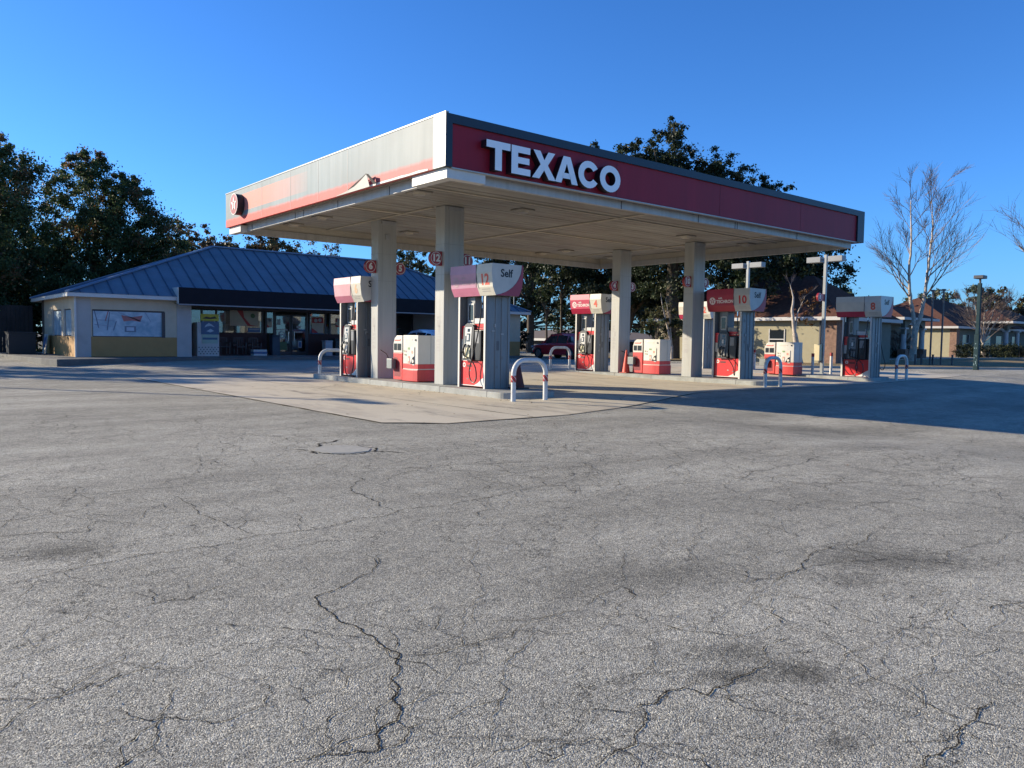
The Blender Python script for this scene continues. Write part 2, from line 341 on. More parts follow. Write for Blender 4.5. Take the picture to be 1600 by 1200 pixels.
PX0, PX1, PY0, PY1 = 6.35, 35.5, 10.35, 26.2
xs = [PX0, 7.2]+lin(8, 30, 1)+lin(30, 35, 2)+[PX1]; ys = [PY0, 11]+lin(12, 20, 1)+lin(20, 26, 2)+[26, PY1]
v, f = grid(xs, ys, .008)
def ylow(x): return PY0+2.7*min(1, max(0, (x-9.8)/7.5))
v = [(x, ylow(x)+(y-PY0)*(PY1-ylow(x))/(PY1-PY0), 0) for x, y, z in v]; v = [(x, y, g(x, y)+.008) for x, y, z in v]
n = len(xs); v[0] = (PX0+.0, PY0+.65, v[0][2]); v[1] = (7.2, PY0, v[1][2]); v[n] = (PX0, 11.3, v[n][2])
pad = MB().add(v, f).build('concrete_pad', padm, smooth=True); tag(pad, kind='structure', label='stained beige concrete apron under the canopy')
mb = MB(); r = random.Random(5)
for c, wd in [([(PX0, 26), (PX0, 18), (PX0, 11.0), (7.2, PY0), (9.6, PY0)], .035), ([(9.6, PY0)]+[(x_*.5, ylow(x_*.5)) for x_ in range(20, 36)]+[(34, ylow(30))], .02), ([(9.1, 10.4), (9.1, 26)], .022), ([(14.5, 12.6), (14.5, 26)], .026), ([(17.5, 13.1), (17.5, 26)], .026), ([(20.5, 13.1), (20.5, 26)], .026), ([(25.2, 13.1), (25.2, 26)], .026)] + [([(6.4, y), (35, y)], .022) for y in (16.4, 19.6, 22.8)]:
    p = []
    for a, b in zip(c, c[1:]):
        m_ = max(1, int(math.hypot(b[0]-a[0], b[1]-a[1])/.4)); p += [(a[0]+(b[0]-a[0])*i/m_, a[1]+(b[1]-a[1])*i/m_) for i in range(m_)]
    p.append(c[-1]); p = [(x+r.uniform(-.012, .012), y+r.uniform(-.012, .012)) for x, y in p]
    strip(mb, p, wd, r, .0125, False)
for k in range(26):
    x, y = r.uniform(6.8, 14), r.uniform(11, 24); a = r.uniform(0, 3.1); L = r.uniform(.5, 2.2)
    strip(mb, wobble([(x, y), (x+L*math.cos(a), y+L*math.sin(a))], .2, 4, r), .01, r, .0125)
mb.build('joint', crm, pad)
# small pale concrete patch in the asphalt
mpm = mat('patch_concrete', (.34, .325, .27), .85, var=.15, scale=9, bump=.3)
pm = MB().prism([(4.12, 8.72), (4.22, 8.45), (4.42, 8.32), (4.66, 8.36), (4.80, 8.55), (4.74, 8.85), (4.52, 9.05), (4.27, 8.98)], -.05, .007, 'z').build('concrete_patch', mpm)
tag(pm, 'small pale concrete patch set in the cracked asphalt left of centre', 'patch')
mb = MB()
for q in [[(4.06, 8.75), (4.2, 8.38), (4.44, 8.24), (4.72, 8.30), (4.88, 8.55), (4.8, 8.92)], [(3.95, 9.05), (4.1, 8.7), (4.05, 8.5)], [(4.72, 8.3), (4.95, 8.0)], [(4.3, 9.05), (4.45, 9.3), (4.9, 9.5)]]: strip(mb, wobble(q, .15, 4, r), .03, r, .004)
mb.build('crack_ring', crm, pm)

# grass verge and road kerb beyond the lot on the right
def grass_mat(name, c1, c2):
    m = D.materials.new(name); m.use_nodes = True; n, l, b = stdnodes(m)
    geo = n.new('ShaderNodeNewGeometry')
    t = nd(n, 'ShaderNodeTexNoise', Scale=.8, Detail=8.0, Roughness=.75); l.new(geo.outputs['Position'], t.inputs['Vector'])
    r_ = n.new('ShaderNodeValToRGB'); e = r_.color_ramp.elements; e[0].position = .35; e[0].color = (*c1, 1); e[1].position = .65; e[1].color = (*c2, 1); l.new(t.outputs['Fac'], r_.inputs[0]); l.new(r_.outputs[0], b.inputs['Base Color'])
    b.inputs['Roughness'].default_value = 1
    bp = nd(n, 'ShaderNodeBump', Strength=1.0, Distance=.05); t2 = nd(n, 'ShaderNodeTexNoise', Scale=14.0, Detail=6.0); l.new(geo.outputs['Position'], t2.inputs['Vector']); l.new(t2.outputs['Fac'], bp.inputs['Height']); l.new(bp.outputs[0], b.inputs['Normal'])
    return m
grm = grass_mat('dry_grass', (.30, .19, .085), (.16, .14, .06))
def poly_sheet(name, pts, off, m, nx=40, ny=6, lab=None, th=0):     # pts: quad as 4 corners a,b,c,d
    a, b, c, d = [Vector((*p, 0)) for p in pts]; vs = []; fs = []
    for j in range(ny+1):
        for i in range(nx+1):
            u, v_ = i/nx, j/ny; p = (a*(1-u)+b*u)*(1-v_)+(d*(1-u)+c*u)*v_; vs.append((p.x, p.y, g(p.x, p.y)+off))
    for j in range(ny):
        for i in range(nx): fs.append((j*(nx+1)+i, j*(nx+1)+i+1, (j+1)*(nx+1)+i+1, (j+1)*(nx+1)+i))
    o = MB().add(vs, fs).build(name, m, smooth=True); tag(o, lab, kind='structure'); return o
poly_sheet('grass', [(34.5, 20.0), (60, 6.0), (82, 22.5), (43.5, 27.5)], .07, grm, lab='dry brown grass verge beyond the lot')
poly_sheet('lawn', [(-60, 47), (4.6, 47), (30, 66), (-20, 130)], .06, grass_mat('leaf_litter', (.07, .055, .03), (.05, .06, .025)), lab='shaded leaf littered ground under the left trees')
poly_sheet('field', [(30, 56), (90, 36), (160, 90), (60, 160)], .06, grass_mat('dry_field', (.14, .10, .06), (.10, .09, .05)), lab='dry ground behind the store and houses')
poly_sheet('back_lawn', [(36, 31), (41.5, 28.2), (41.5, 38), (38, 42)], .065, grm, nx=10, lab='narrow lawn beside the cream house')
mb = MB()
for a, b in [((34.5, 20.0), (60, 6.0)), ((43.5, 27.5), (82, 22.5))]:
    N = 30; d = Vector((b[0]-a[0], b[1]-a[1], 0)).normalized(); nn = Vector((-d.y, d.x, 0))
    P = [Vector((a[0]+(b[0]-a[0])*i/N, a[1]+(b[1]-a[1])*i/N, 0)) for i in range(N+1)]
    for p, q in zip(P, P[1:]):
        zz = g(p.x, p.y); z2 = g(q.x, q.y)
        A = [p-nn*.09, q-nn*.09, q+nn*.09, p+nn*.09]
        mb.add([(A[0].x, A[0].y, zz-.05), (A[1].x, A[1].y, z2-.05), (A[2].x, A[2].y, z2-.05), (A[3].x, A[3].y, zz-.05), (A[0].x, A[0].y, zz+.11), (A[1].x, A[1].y, z2+.11), (A[2].x, A[2].y, z2+.11), (A[3].x, A[3].y, zz+.11)], [(4, 5, 6, 7), (0, 1, 5, 4), (2, 3, 7, 6)])
kb = mb.build('road_kerb', conc); tag(kb, 'pale concrete kerb along the grass verge', kind='structure')

# ------------------------------------------------------------------ canopy
CX, CY, CDX, CDY, CWX, CWY = 11.695, 17.008, 10.481, 3.446, .63, .42
X0, X1, Y0, Y1, ZT, ZB = 8.47, 24.73, 12.30, 24.01, 5.62, 4.63
cn = empty('gas_canopy', (CX, CY, 0), 'large flat gas station canopy with red fascia and white lettering on four pillars', 'canopy')
cn.location = (16.6, 18.1, 0)
ZS = 4.86
mb = MB().box(X0+.06, X1-.06, Y0+.07, Y1-.06, ZS+.12, ZT-.12); mb.build('roof_deck', mat('roof_grey', (.3, .3, .3), .8), cn, world=True)
# soffit: metal decking with ribs along X, seams
sof = D.materials.new('soffit'); sof.use_nodes = True; n, l, b = stdnodes(sof)
geo = n.new('ShaderNodeNewGeometry')
t = nd(n, 'ShaderNodeTexNoise', Scale=.9, Detail=7.0, Roughness=.7); mp = nd(n, 'ShaderNodeMapping'); mp.inputs['Scale'].default_value = (.5, 1.6, 1); l.new(geo.outputs['Position'], mp.inputs[0]); l.new(mp.outputs[0], t.inputs['Vector'])
rr = n.new('ShaderNodeValToRGB'); e = rr.color_ramp.elements; e[0].position = .3; e[0].color = (.38, .36, .31, 1); e[1].position = .68; e[1].color = (.22, .195, .165, 1); l.new(t.outputs['Fac'], rr.inputs[0])
wv = nd(n, 'ShaderNodeTexWave', wave_type='BANDS', bands_direction='Y', Scale=.78, Distortion=1.2, Detail=2.0); wv.inputs['Detail Scale'].default_value = .6; l.new(geo.outputs['Position'], wv.inputs['Vector'])
wr = nd(n, 'ShaderNodeMapRange'); wr.inputs['From Min'].default_value = 0; wr.inputs['From Max'].default_value = .18; wr.inputs['To Min'].default_value = .80; wr.inputs['To Max'].default_value = 1; l.new(wv.outputs['Fac'], wr.inputs['Value'])
mx = nd(n, 'ShaderNodeMix', data_type='RGBA', blend_type='MULTIPLY', Factor=1.0); l.new(rr.outputs[0], mx.inputs['A']); l.new(wr.outputs[0], mx.inputs['B']); l.new(mx.outputs['Result'], b.inputs['Base Color'])
b.inputs['Roughness'].default_value = .6
mb = MB()
ny = 38
for j in range(ny):                                             # decking pans with a small groove between
    ya = Y0+.3+(Y1-Y0-.6)*j/ny; yb = Y0+.3+(Y1-Y0-.6)*(j+1)/ny
    mb.box(X0+.3, X1-.3, ya+.012, yb-.012, ZS+rnd.uniform(-.004, .004), ZS+.1)
mb.box(X0+.3, X1-.3, Y0+.3, Y1-.3, ZS+.03, ZS+.11)
mb.build('soffit', sof, cn, world=True)
beam = mat('beam_dark_seam', (.42, .37, .29), .7, var=.15)
for a in ((X0+.35, X1-.35, 18.9, 19.05), (X0+.35, X1-.35, 15.2, 15.28)): MB().box(*a, ZS-.035, ZS-.006).build('ceiling_beam', beam, cn, world=True)
for a in ((16.4, 16.55, Y0+.35, Y1-.35), (22.7, 22.8, Y0+.35, Y1-.35), (11.6, 11.68, 17.5, Y1-.35)): MB().box(*a, ZS-.03, ZS-.007).build('ceiling_beam', beam, cn, world=True)
lens = mat('lamp_lens', (.42, .38, .30), .3, var=.1)
for (x, y) in [(10.2, 15.92), (10.25, 21.2), (10.28, 23.2), (13.8, 22.13), (13.62, 16.13), (20.97, 22.21), (20.9, 23.5), (23.9, 22.6), (20.77, 16.28), (23.9, 16.1)]:
    o = MB().box(-.24, .24, -.24, .24, -.045, 0).build('ceiling_light', mat('lamp_rim', (.30, .27, .22), .5), cn, bevel=.015); o.location = (x-16.6, y-18.1, ZS-.006)
    MB().cyl((0, 0, -.085), (0, 0, -.04), .13, .17, 20).build('lens', lens, o)
# rim / gutter below the fascia
rim = mat('gutter_metal', (.40, .395, .37), .45, metal=.1, var=.1, streak=True, dirt=.25)
i0 = .27; th = .10
mb = MB()
zr0, zr1 = 4.45, 4.66
mb.box(X0+i0, X1-i0, Y0+i0, Y0+i0+th, zr0, zr1).box(X0+i0, X1-i0, Y1-i0-th, Y1-i0, zr0, zr1)
mb.box(X0+i0, X0+i0+th, Y0+i0+th, Y1-i0-th, zr0, zr1).box(X1-i0-th, X1-i0, Y0+i0+th, Y1-i0-th, zr0, zr1)
mb.build('gutter', rim, cn, world=True, bevel=.008)
mb = MB()
for y in (14.8, 17.2, 19.1, 19.6, 22.6): mb.box(X0+i0-.006, X0+i0-.001, y, y+.025, zr0-.004, zr1-.03)
for x in (13.6, 16.5, 18.1, 18.2, 21.2): mb.box(x, x+.025, Y0+i0-.006, Y0+i0-.001, zr0-.004, zr1-.03)
mb.build('gutter_joint', dgrey, cn, world=True)
wt = mat('gutter_corner_white', (.58, .56, .50), .4, var=.05)
for q in ((X0+.075, X0+.27, Y0+.075, Y0+1.3, zr0-.02, zr1-.035), (X0+.272, X0+1.0, Y0+.075, Y0+.26, zr0-.02, zr1-.035), (X0+.075, X0+.27, Y1-1.0, Y1-.08, zr0-.02, zr1-.035)): MB().box(*q).build('gutter_corner', wt, cn, world=True)
# inner closure between gutter and soffit
mb = MB(); q0, q1 = ZS-.0, ZS+.14
mb.box(X0+.24, X0+.34, Y0+.24, Y1-.24, 4.665, q1).box(X1-.34, X1-.24, Y0+.24, Y1-.24, 4.665, q1).box(X0+.34, X1-.34, Y0+.24, Y0+.34, 4.665, q1).box(X0+.34, X1-.34, Y1-.34, Y1-.24, 4.665, q1)
mb.build('soffit_edge', mat('soffit_edge_paint', (.45, .41, .33), .6, var=.1), cn, world=True)
# front fascia: recessed red panel in a navy frame
ff = MB().box(X0+.02, X1-.02, Y0+.05, Y0+.16, ZB+.004, ZT-.02).build('front_fascia', fac_red, cn, world=True)
mb = MB().box(X0, X1, Y0, Y0+.14, ZT-.17, ZT).box(X0, X0+.15, Y0, Y0+.14, ZB, ZT-.17).box(X1-.42, X1, Y0, Y0+.14, ZB, ZT-.17)
mb.build('frame', navy, ff, world=True)
mb = MB().box(X0+.15, X1-.42, Y0+.02, Y0+.12, ZB-.02, ZB+.003); mb.build('drip_edge', rim, ff, world=True)
mb = MB()
for x in (13.2, 17.1, 21.0): mb.box(x, x+.008, Y0+.046, Y0+.049, ZB+.01, ZT-.18)
mb.build('panel_seam', mat('seam_dark_red', (.09, .01, .015), .6), ff, world=True)
# side fascia: faded aluminium-looking paint with washed out red
sf_m = D.materials.new('faded_fascia'); sf_m.use_nodes = True; n, l, b = stdnodes(sf_m)
geo = n.new('ShaderNodeNewGeometry'); sp = n.new('ShaderNodeSeparateXYZ'); l.new(geo.outputs['Position'], sp.inputs[0])
def nmr(v_, a, b_, c, d_):
    t = nd(n, 'ShaderNodeMapRange'); t.inputs['From Min'].default_value = a; t.inputs['From Max'].default_value = b_; t.inputs['To Min'].default_value = c; t.inputs['To Max'].default_value = d_; l.new(v_, t.inputs['Value']); return t.outputs[0]
def nmx(f_, A, B, bt='MIX'):
    t = nd(n, 'ShaderNodeMix', data_type='RGBA', blend_type=bt)
    for k, q in (('Factor', f_), ('A', A), ('B', B)):
        if isinstance(q, (tuple, float, int)): t.inputs[k].default_value = q
        else: l.new(q, t.inputs[k])
    return t.outputs['Result']
def nma(op, a, b_):
    t = n.new('ShaderNodeMath'); t.operation = op
    for i, q in enumerate((a, b_)):
        if isinstance(q, (float, int)): t.inputs[i].default_value = q
        else: l.new(q, t.inputs[i])
    return t.outputs[0]
mp = nd(n, 'ShaderNodeMapping'); mp.inputs['Scale'].default_value = (1, 3.0, .25); l.new(geo.outputs['Position'], mp.inputs[0])
t = nd(n, 'ShaderNodeTexNoise', Scale=1.5, Detail=6.0, Roughness=.6); l.new(mp.outputs[0], t.inputs['Vector'])
t3 = nd(n, 'ShaderNodeTexNoise', Scale=.45, Detail=3.0); l.new(geo.outputs['Position'], t3.inputs['Vector'])
base = nmx(nmr(t.outputs['Fac'], .3, .7, 0, 1), (.15, .205, .225, 1), (.235, .285, .30, 1))
base = nmx(nmr(sp.outputs['Y'], 12.3, 16.0, .5, 0), base, (.40, .39, .335, 1))
base = nmx(nma('MULTIPLY', nmr(t3.outputs['Fac'], .45, .6, 0, .5), 1.0), base, (.16, .185, .19, 1))
pink = (.60, .20, .15, 1); pink2 = (.60, .075, .06, 1)
# upper faded panel at the far end
yy = nmr(sp.outputs['Y'], 18.0, 21.3, 0, .9); zz = nma('MULTIPLY', nma('GREATER_THAN', sp.outputs['Z'], 4.98), nma('LESS_THAN', sp.outputs['Z'], 5.46))
y3 = nma('MULTIPLY', nma('LESS_THAN', sp.outputs['Y'], 22.9), nma('GREATER_THAN', sp.outputs['Y'], 18.3))
base = nmx(nma('MULTIPLY', yy, nma('MULTIPLY', zz, y3)), base, pink)
# lower band
lb = nmr(nma('ADD', sp.outputs['Z'], nmr(t.outputs['Fac'], 0, 1, -.05, .05)), 4.80, 4.88, 1, 0)
fade = nmr(sp.outputs['Y'], 12.9, 20, .7, 1)
base = nmx(nma('MULTIPLY', nma('MULTIPLY', lb, fade), nma('GREATER_THAN', sp.outputs['Y'], 12.75)), base, pink2)
l.new(base, b.inputs['Base Color']); b.inputs['Roughness'].default_value = .55; b.inputs['Specular IOR Level'].default_value = .18
sf = MB().box(X0, X0+.08, Y0+.142, Y1, ZB+.001, ZT-.001).build('side_fascia', sf_m, cn, world=True)
mb = MB()
for y in (12.72, 16.2, 19.3, 21.2, 17.7): mb.box(X0-.004, X0-.001, y, y+.014, ZB+.02, ZT-.02)
mb.build('panel_seam', mat('seam_grey', (.22, .23, .23), .5), sf, world=True)
MB().box(X0-.012, X0+.06, Y0+.001, Y1, ZT+.002, ZT+.03).box(X0-.01, X0-.002, Y0+.001, Y0+.40, ZB, ZT).build('edge_trim', mat('trim_pale', (.24, .26, .255), .4, var=.08), sf, world=True)
# torn strip that curls out from the bottom of the side fascia
mb = MB()
pts = [(16.75, 4.64, 0), (16.2, 4.675, .02), (15.8, 4.72, .04), (15.4, 4.80, .075), (15.12, 4.88, .11)]
vs = []
for y, z, o in pts: vs += [(X0-.008-o*.3, y, 4.633), (X0-.012-o, y, z)]
mb.add(vs, [(2*i, 2*i+1, 2*i+3, 2*i+2) for i in range(4)], 0)
mb.add([(X0-.125, 15.13, 4.885), (X0-.16, 14.98, 4.86), (X0-.06, 14.80, 4.66), (X0-.03, 14.95, 4.65)], [(0, 1, 2, 3)], 1)
mb.add([(X0-.008, 16.2, 4.70), (X0-.125, 15.12, 4.90), (X0-.124, 15.13, 4.88), (X0-.01, 16.0, 4.69)], [(0, 1, 2, 3)], 1)
o = mb.build('torn_panel', [mat('torn_pale', (.74, .71, .62), .5, var=.05), mat('torn_dark', (.06, .05, .045), .7)], sf, world=True)
sm = o.modifiers.new('s', 'SOLIDIFY'); sm.thickness = .006
mb = MB(); vs = []
for i in range(9): y = 12.9+i*.33; vs += [(X0-.006, y, 4.635), (X0-.010, y, 4.665+.02*abs(math.sin(i*1.7))*(1-.06*i))]
mb.add(vs, [(2*i, 2*i+1, 2*i+3, 2*i+2) for i in range(8)]); mb.build('peeled_edge', MC['torn_pale'], sf, world=True)
# other two sides
MB().box(X1-.08, X1, Y0+.142, Y1, ZB, ZT-.001).box(X0+.08, X1-.08, Y1-.08, Y1-.001, ZB, ZT-.001).build('rear_fascia', fac_red, cn, world=True)
# round emblem: disc box with star
em = MB(); ey, ez, er = 22.78, 5.17, .30
em.cyl((X0-.20, ey, ez), (X0-.001, ey, ez), er, er, 36, 0)
emb = em.build('round_emblem', [mat('emblem_side', (.012, .014, .02), .4, var=0)], cn, world=True, smooth=True)
def fx(x, yc, zc): return lambda a, b_: (x, yc-a, zc+b_)
def fy(y, xc, zc): return lambda a, b_: (xc+a, y, zc+b_)
mb = MB().decal(disc2d(0, 0, er*.97, 32), fx(X0-.205, ey, ez), 0).decal(ring2d(0, 0, er*.95, er*1.01), fx(X0-.209, ey, ez), 1)
mb.decal(star2d(0, 0, er*.74), fx(X0-.213, ey, ez), 1).decal(rect2d(-.08, .08, .03, .07), fx(X0-.217, ey, ez), 2).decal(rect2d(-.022, .022, -.12, .03), fx(X0-.217, ey, ez), 2)
mb.build('emblem_face', [star_red, white, star_red], emb, world=True)

# letters
def arc(cx, cy, rx, ry, a0, a1, n): return [(cx+rx*math.cos(R_(a0+(a1-a0)*i/n)), cy+ry*math.sin(R_(a0+(a1-a0)*i/n))) for i in range(n+1)]
Hh = .56
def L_T(w): t = .155*w/.6+.02; return [[(0, Hh-.14), (w, Hh-.14), (w, Hh), (0, Hh)], [(w/2-.085, 0), (w/2+.085, 0), (w/2+.085, Hh-.14), (w/2-.085, Hh-.14)]]
def L_E(w): return [[(0, 0), (.17, 0), (.17, Hh), (0, Hh)], [(.17, 0), (w, 0), (w, .13), (.17, .13)], [(.17, .22), (w-.03, .22), (w-.03, .345), (.17, .345)], [(.17, Hh-.13), (w-.01, Hh-.13), (w-.01, Hh), (.17, Hh)]]
def L_X(w): return [[(0, 0), (.2, 0), (w/2, .18), (w-.2, 0), (w, 0), (w/2+.10, .29), (w-.03, Hh), (w-.22, Hh), (w/2, .385), (.22, Hh), (.03, Hh), (w/2-.10, .29)]]
def L_A(w): return [[(0, 0), (.18, 0), (w/2, Hh-.15), (w/2, Hh), (w/2-.1, Hh)], [(w-.18, 0), (w, 0), (w/2+.1, Hh), (w/2, Hh), (w/2, Hh-.15)], [(.205, .10), (w-.205, .10), (w-.255, .215), (.255, .215)]]
def L_C(w):
    o = []; a0, a1, N = 33, 327, 18
    A = arc(w/2, Hh/2, w/2, Hh/2+.01, a0, a1, N); B = arc(w/2, Hh/2, w/2-.165, Hh/2-.13, a0, a1, N)
    return [[A[i], A[i+1], B[i+1], B[i]] for i in range(N)]
def L_O(w):
    N = 24; A = arc(w/2, Hh/2, w/2, Hh/2+.01, 0, 360, N); B = arc(w/2, Hh/2, w/2-.165, Hh/2-.13, 0, 360, N)
    return [[A[i], A[i+1], B[i+1], B[i]] for i in range(N)]
xx = 9.33
for fnc, w_, gap in ((L_T, .60, .03), (L_E, .50, .045), (L_X, .66, -.02), (L_A, .66, .01), (L_C, .64, .02), (L_O, .66, 0)):
    mb = MB()
    for pl in fnc(w_):
        pl = [(p[0], p[1]) for p in pl]
        n_ = len(pl); fr = [(xx+p[0], Y0-.13, 4.69+p[1]) for p in pl]; bk = [(xx+p[0], Y0+.046, 4.69+p[1]) for p in pl]
        mb.add(fr, [tuple(range(n_))], 0); mb.add(fr+bk, [(i, (i+1) % n_, n_+(i+1) % n_, n_+i) for i in range(n_)], 1)
    mb.build('sign_letter', [letw, mat('letter_return', (.012, .012, .016), .4, var=0)], ff, world=True)
    xx += w_+gap

# columns with number flags
def column(ix, iy, numL, numR):
    x, y = CX+ix*CDX, CY+iy*CDY
    c = MB().box(0, CWX, 0, CWY, .15, ZS+.0-.01).build('column', col_clad, cn, bevel=.012); c.location = (x-16.6, y-18.1, 0)
    mb = MB()
    for z in (3.05, 3.85):
        mb.box(-.003, CWX+.003, -.003, CWY+.003, z, z+.010)
    for xx_ in (CWX*.22, CWX*.78): mb.box(xx_, xx_+.006, -.003, -.0005, .16, ZS-.02)
    mb.build('cladding_seam', mat('clad_seam', (.3, .3, .28), .5, var=0), c)
    mb = MB()                                                    # notice lines on the lit face
    r_ = random.Random(ix*7+iy)
    zz_ = 1.95
    while zz_ > 1.0:
        if 1.55 < zz_ < 1.68: mb.decal(rect2d(-.025, .025, -.045, .045), fx(-.004, .21, zz_), 0); zz_ -= .09; continue
        wd = r_.uniform(.05, .11); mb.decal(rect2d(-.11, -.11+wd*1.8, -.008, .008), fx(-.004, .21, zz_), 0); zz_ -= r_.choice([.03, .03, .07])
    mb.build('notice_text', mat('faint_ink', (.36, .34, .33), .6, var=0), c)
    for s_, num in ((-1, numL), (1, numR)):
        if not num: continue
        xb = -.003 if s_ < 0 else CWX+.003; zc = 3.47; R = .185; yc = CWY*.35
        pl = [(xb, zc-R), (xb, zc+R)]; cxx = xb+s_*.19
        pl += [(cxx+s_*R*math.sin(R_(a)), zc+R*math.cos(R_(a))) for a in range(0, 181, 12)]
        if s_ < 0: pass
        o = MB().prism(pl, yc-.05, yc+.05, 'y').build('number_sign', star_red, c, bevel=.004)
        mb = MB().decal(ring2d(cxx, zc, R*.82, R*.90), lambda a, b_: (a, yc-.053, b_)).decal(text2d(num, .25, .012), lambda a, b_: (cxx+a, yc-.053, zc+b_))
        mb.decal(ring2d(cxx, zc, R*.82, R*.90), lambda a, b_: (a, yc+.053, b_)).decal(text2d(num, .25, .012), lambda a, b_: (cxx-a, yc+.053, zc+b_))
        ch = mb.build('numeral', offw, c)
    if ix == 0 and iy == 1: MB().box(.23, .35, -.03, -.003, 4.28, 4.42).build('junction_box', grey, c, bevel=.005)
    MB().box(.10, CWX-.05, -.035, -.002, ZS-.12, ZS-.03).build('column_head', grey, c)
column(0, 0, '12', '11'); column(0, 1, '6', '5'); column(1, 1, '4', '3'); column(1, 0, '10', '9')

# ------------------------------------------------------------------ pump islands
def island(xa, xb, ya, yb, lab):
    rr_ = .3; pl = []
    for cx_, cy_, a in ((xb-rr_, ya+rr_, -90), (xb-rr_, yb-rr_, 0), (xa+rr_, yb-rr_, 90), (xa+rr_, ya+rr_, 180)): pl += [(cx_+rr_*math.cos(R_(a+15*i)), cy_+rr_*math.sin(R_(a+15*i))) for i in range(7)]
    o = MB().prism(pl, -.15, .15, 'z').build('pump_island', mat('island_concrete', (.30, .31, .29), .85, var=.2, scale=3, bump=.3, dirt=.5), bevel=.018); tag(o, lab, 'kerb island', 'concrete pump islands')
    mb = MB()
    for k in range(5):
        y = ya+.8+(yb-ya-1)*k/5+rnd.uniform(-.2, .2); mb.box(xa-.003, xb+.003, y, y+.012, .0, .153)
    mb.build('kerb_joint', mat('joint_dark', (.12, .11, .10), .9, var=0), o)
island(11.2, 12.85, 13.75, 24.0, 'low pale concrete island carrying the two front left fuel pumps')
island(21.9, 23.45, 14.1, 24.2, 'low concrete island in the middle, under the two right canopy pillars')
island(28.35, 29.95, 13.6, 23.3, 'low concrete island beyond the canopy, carrying the rightmost fuel pump')

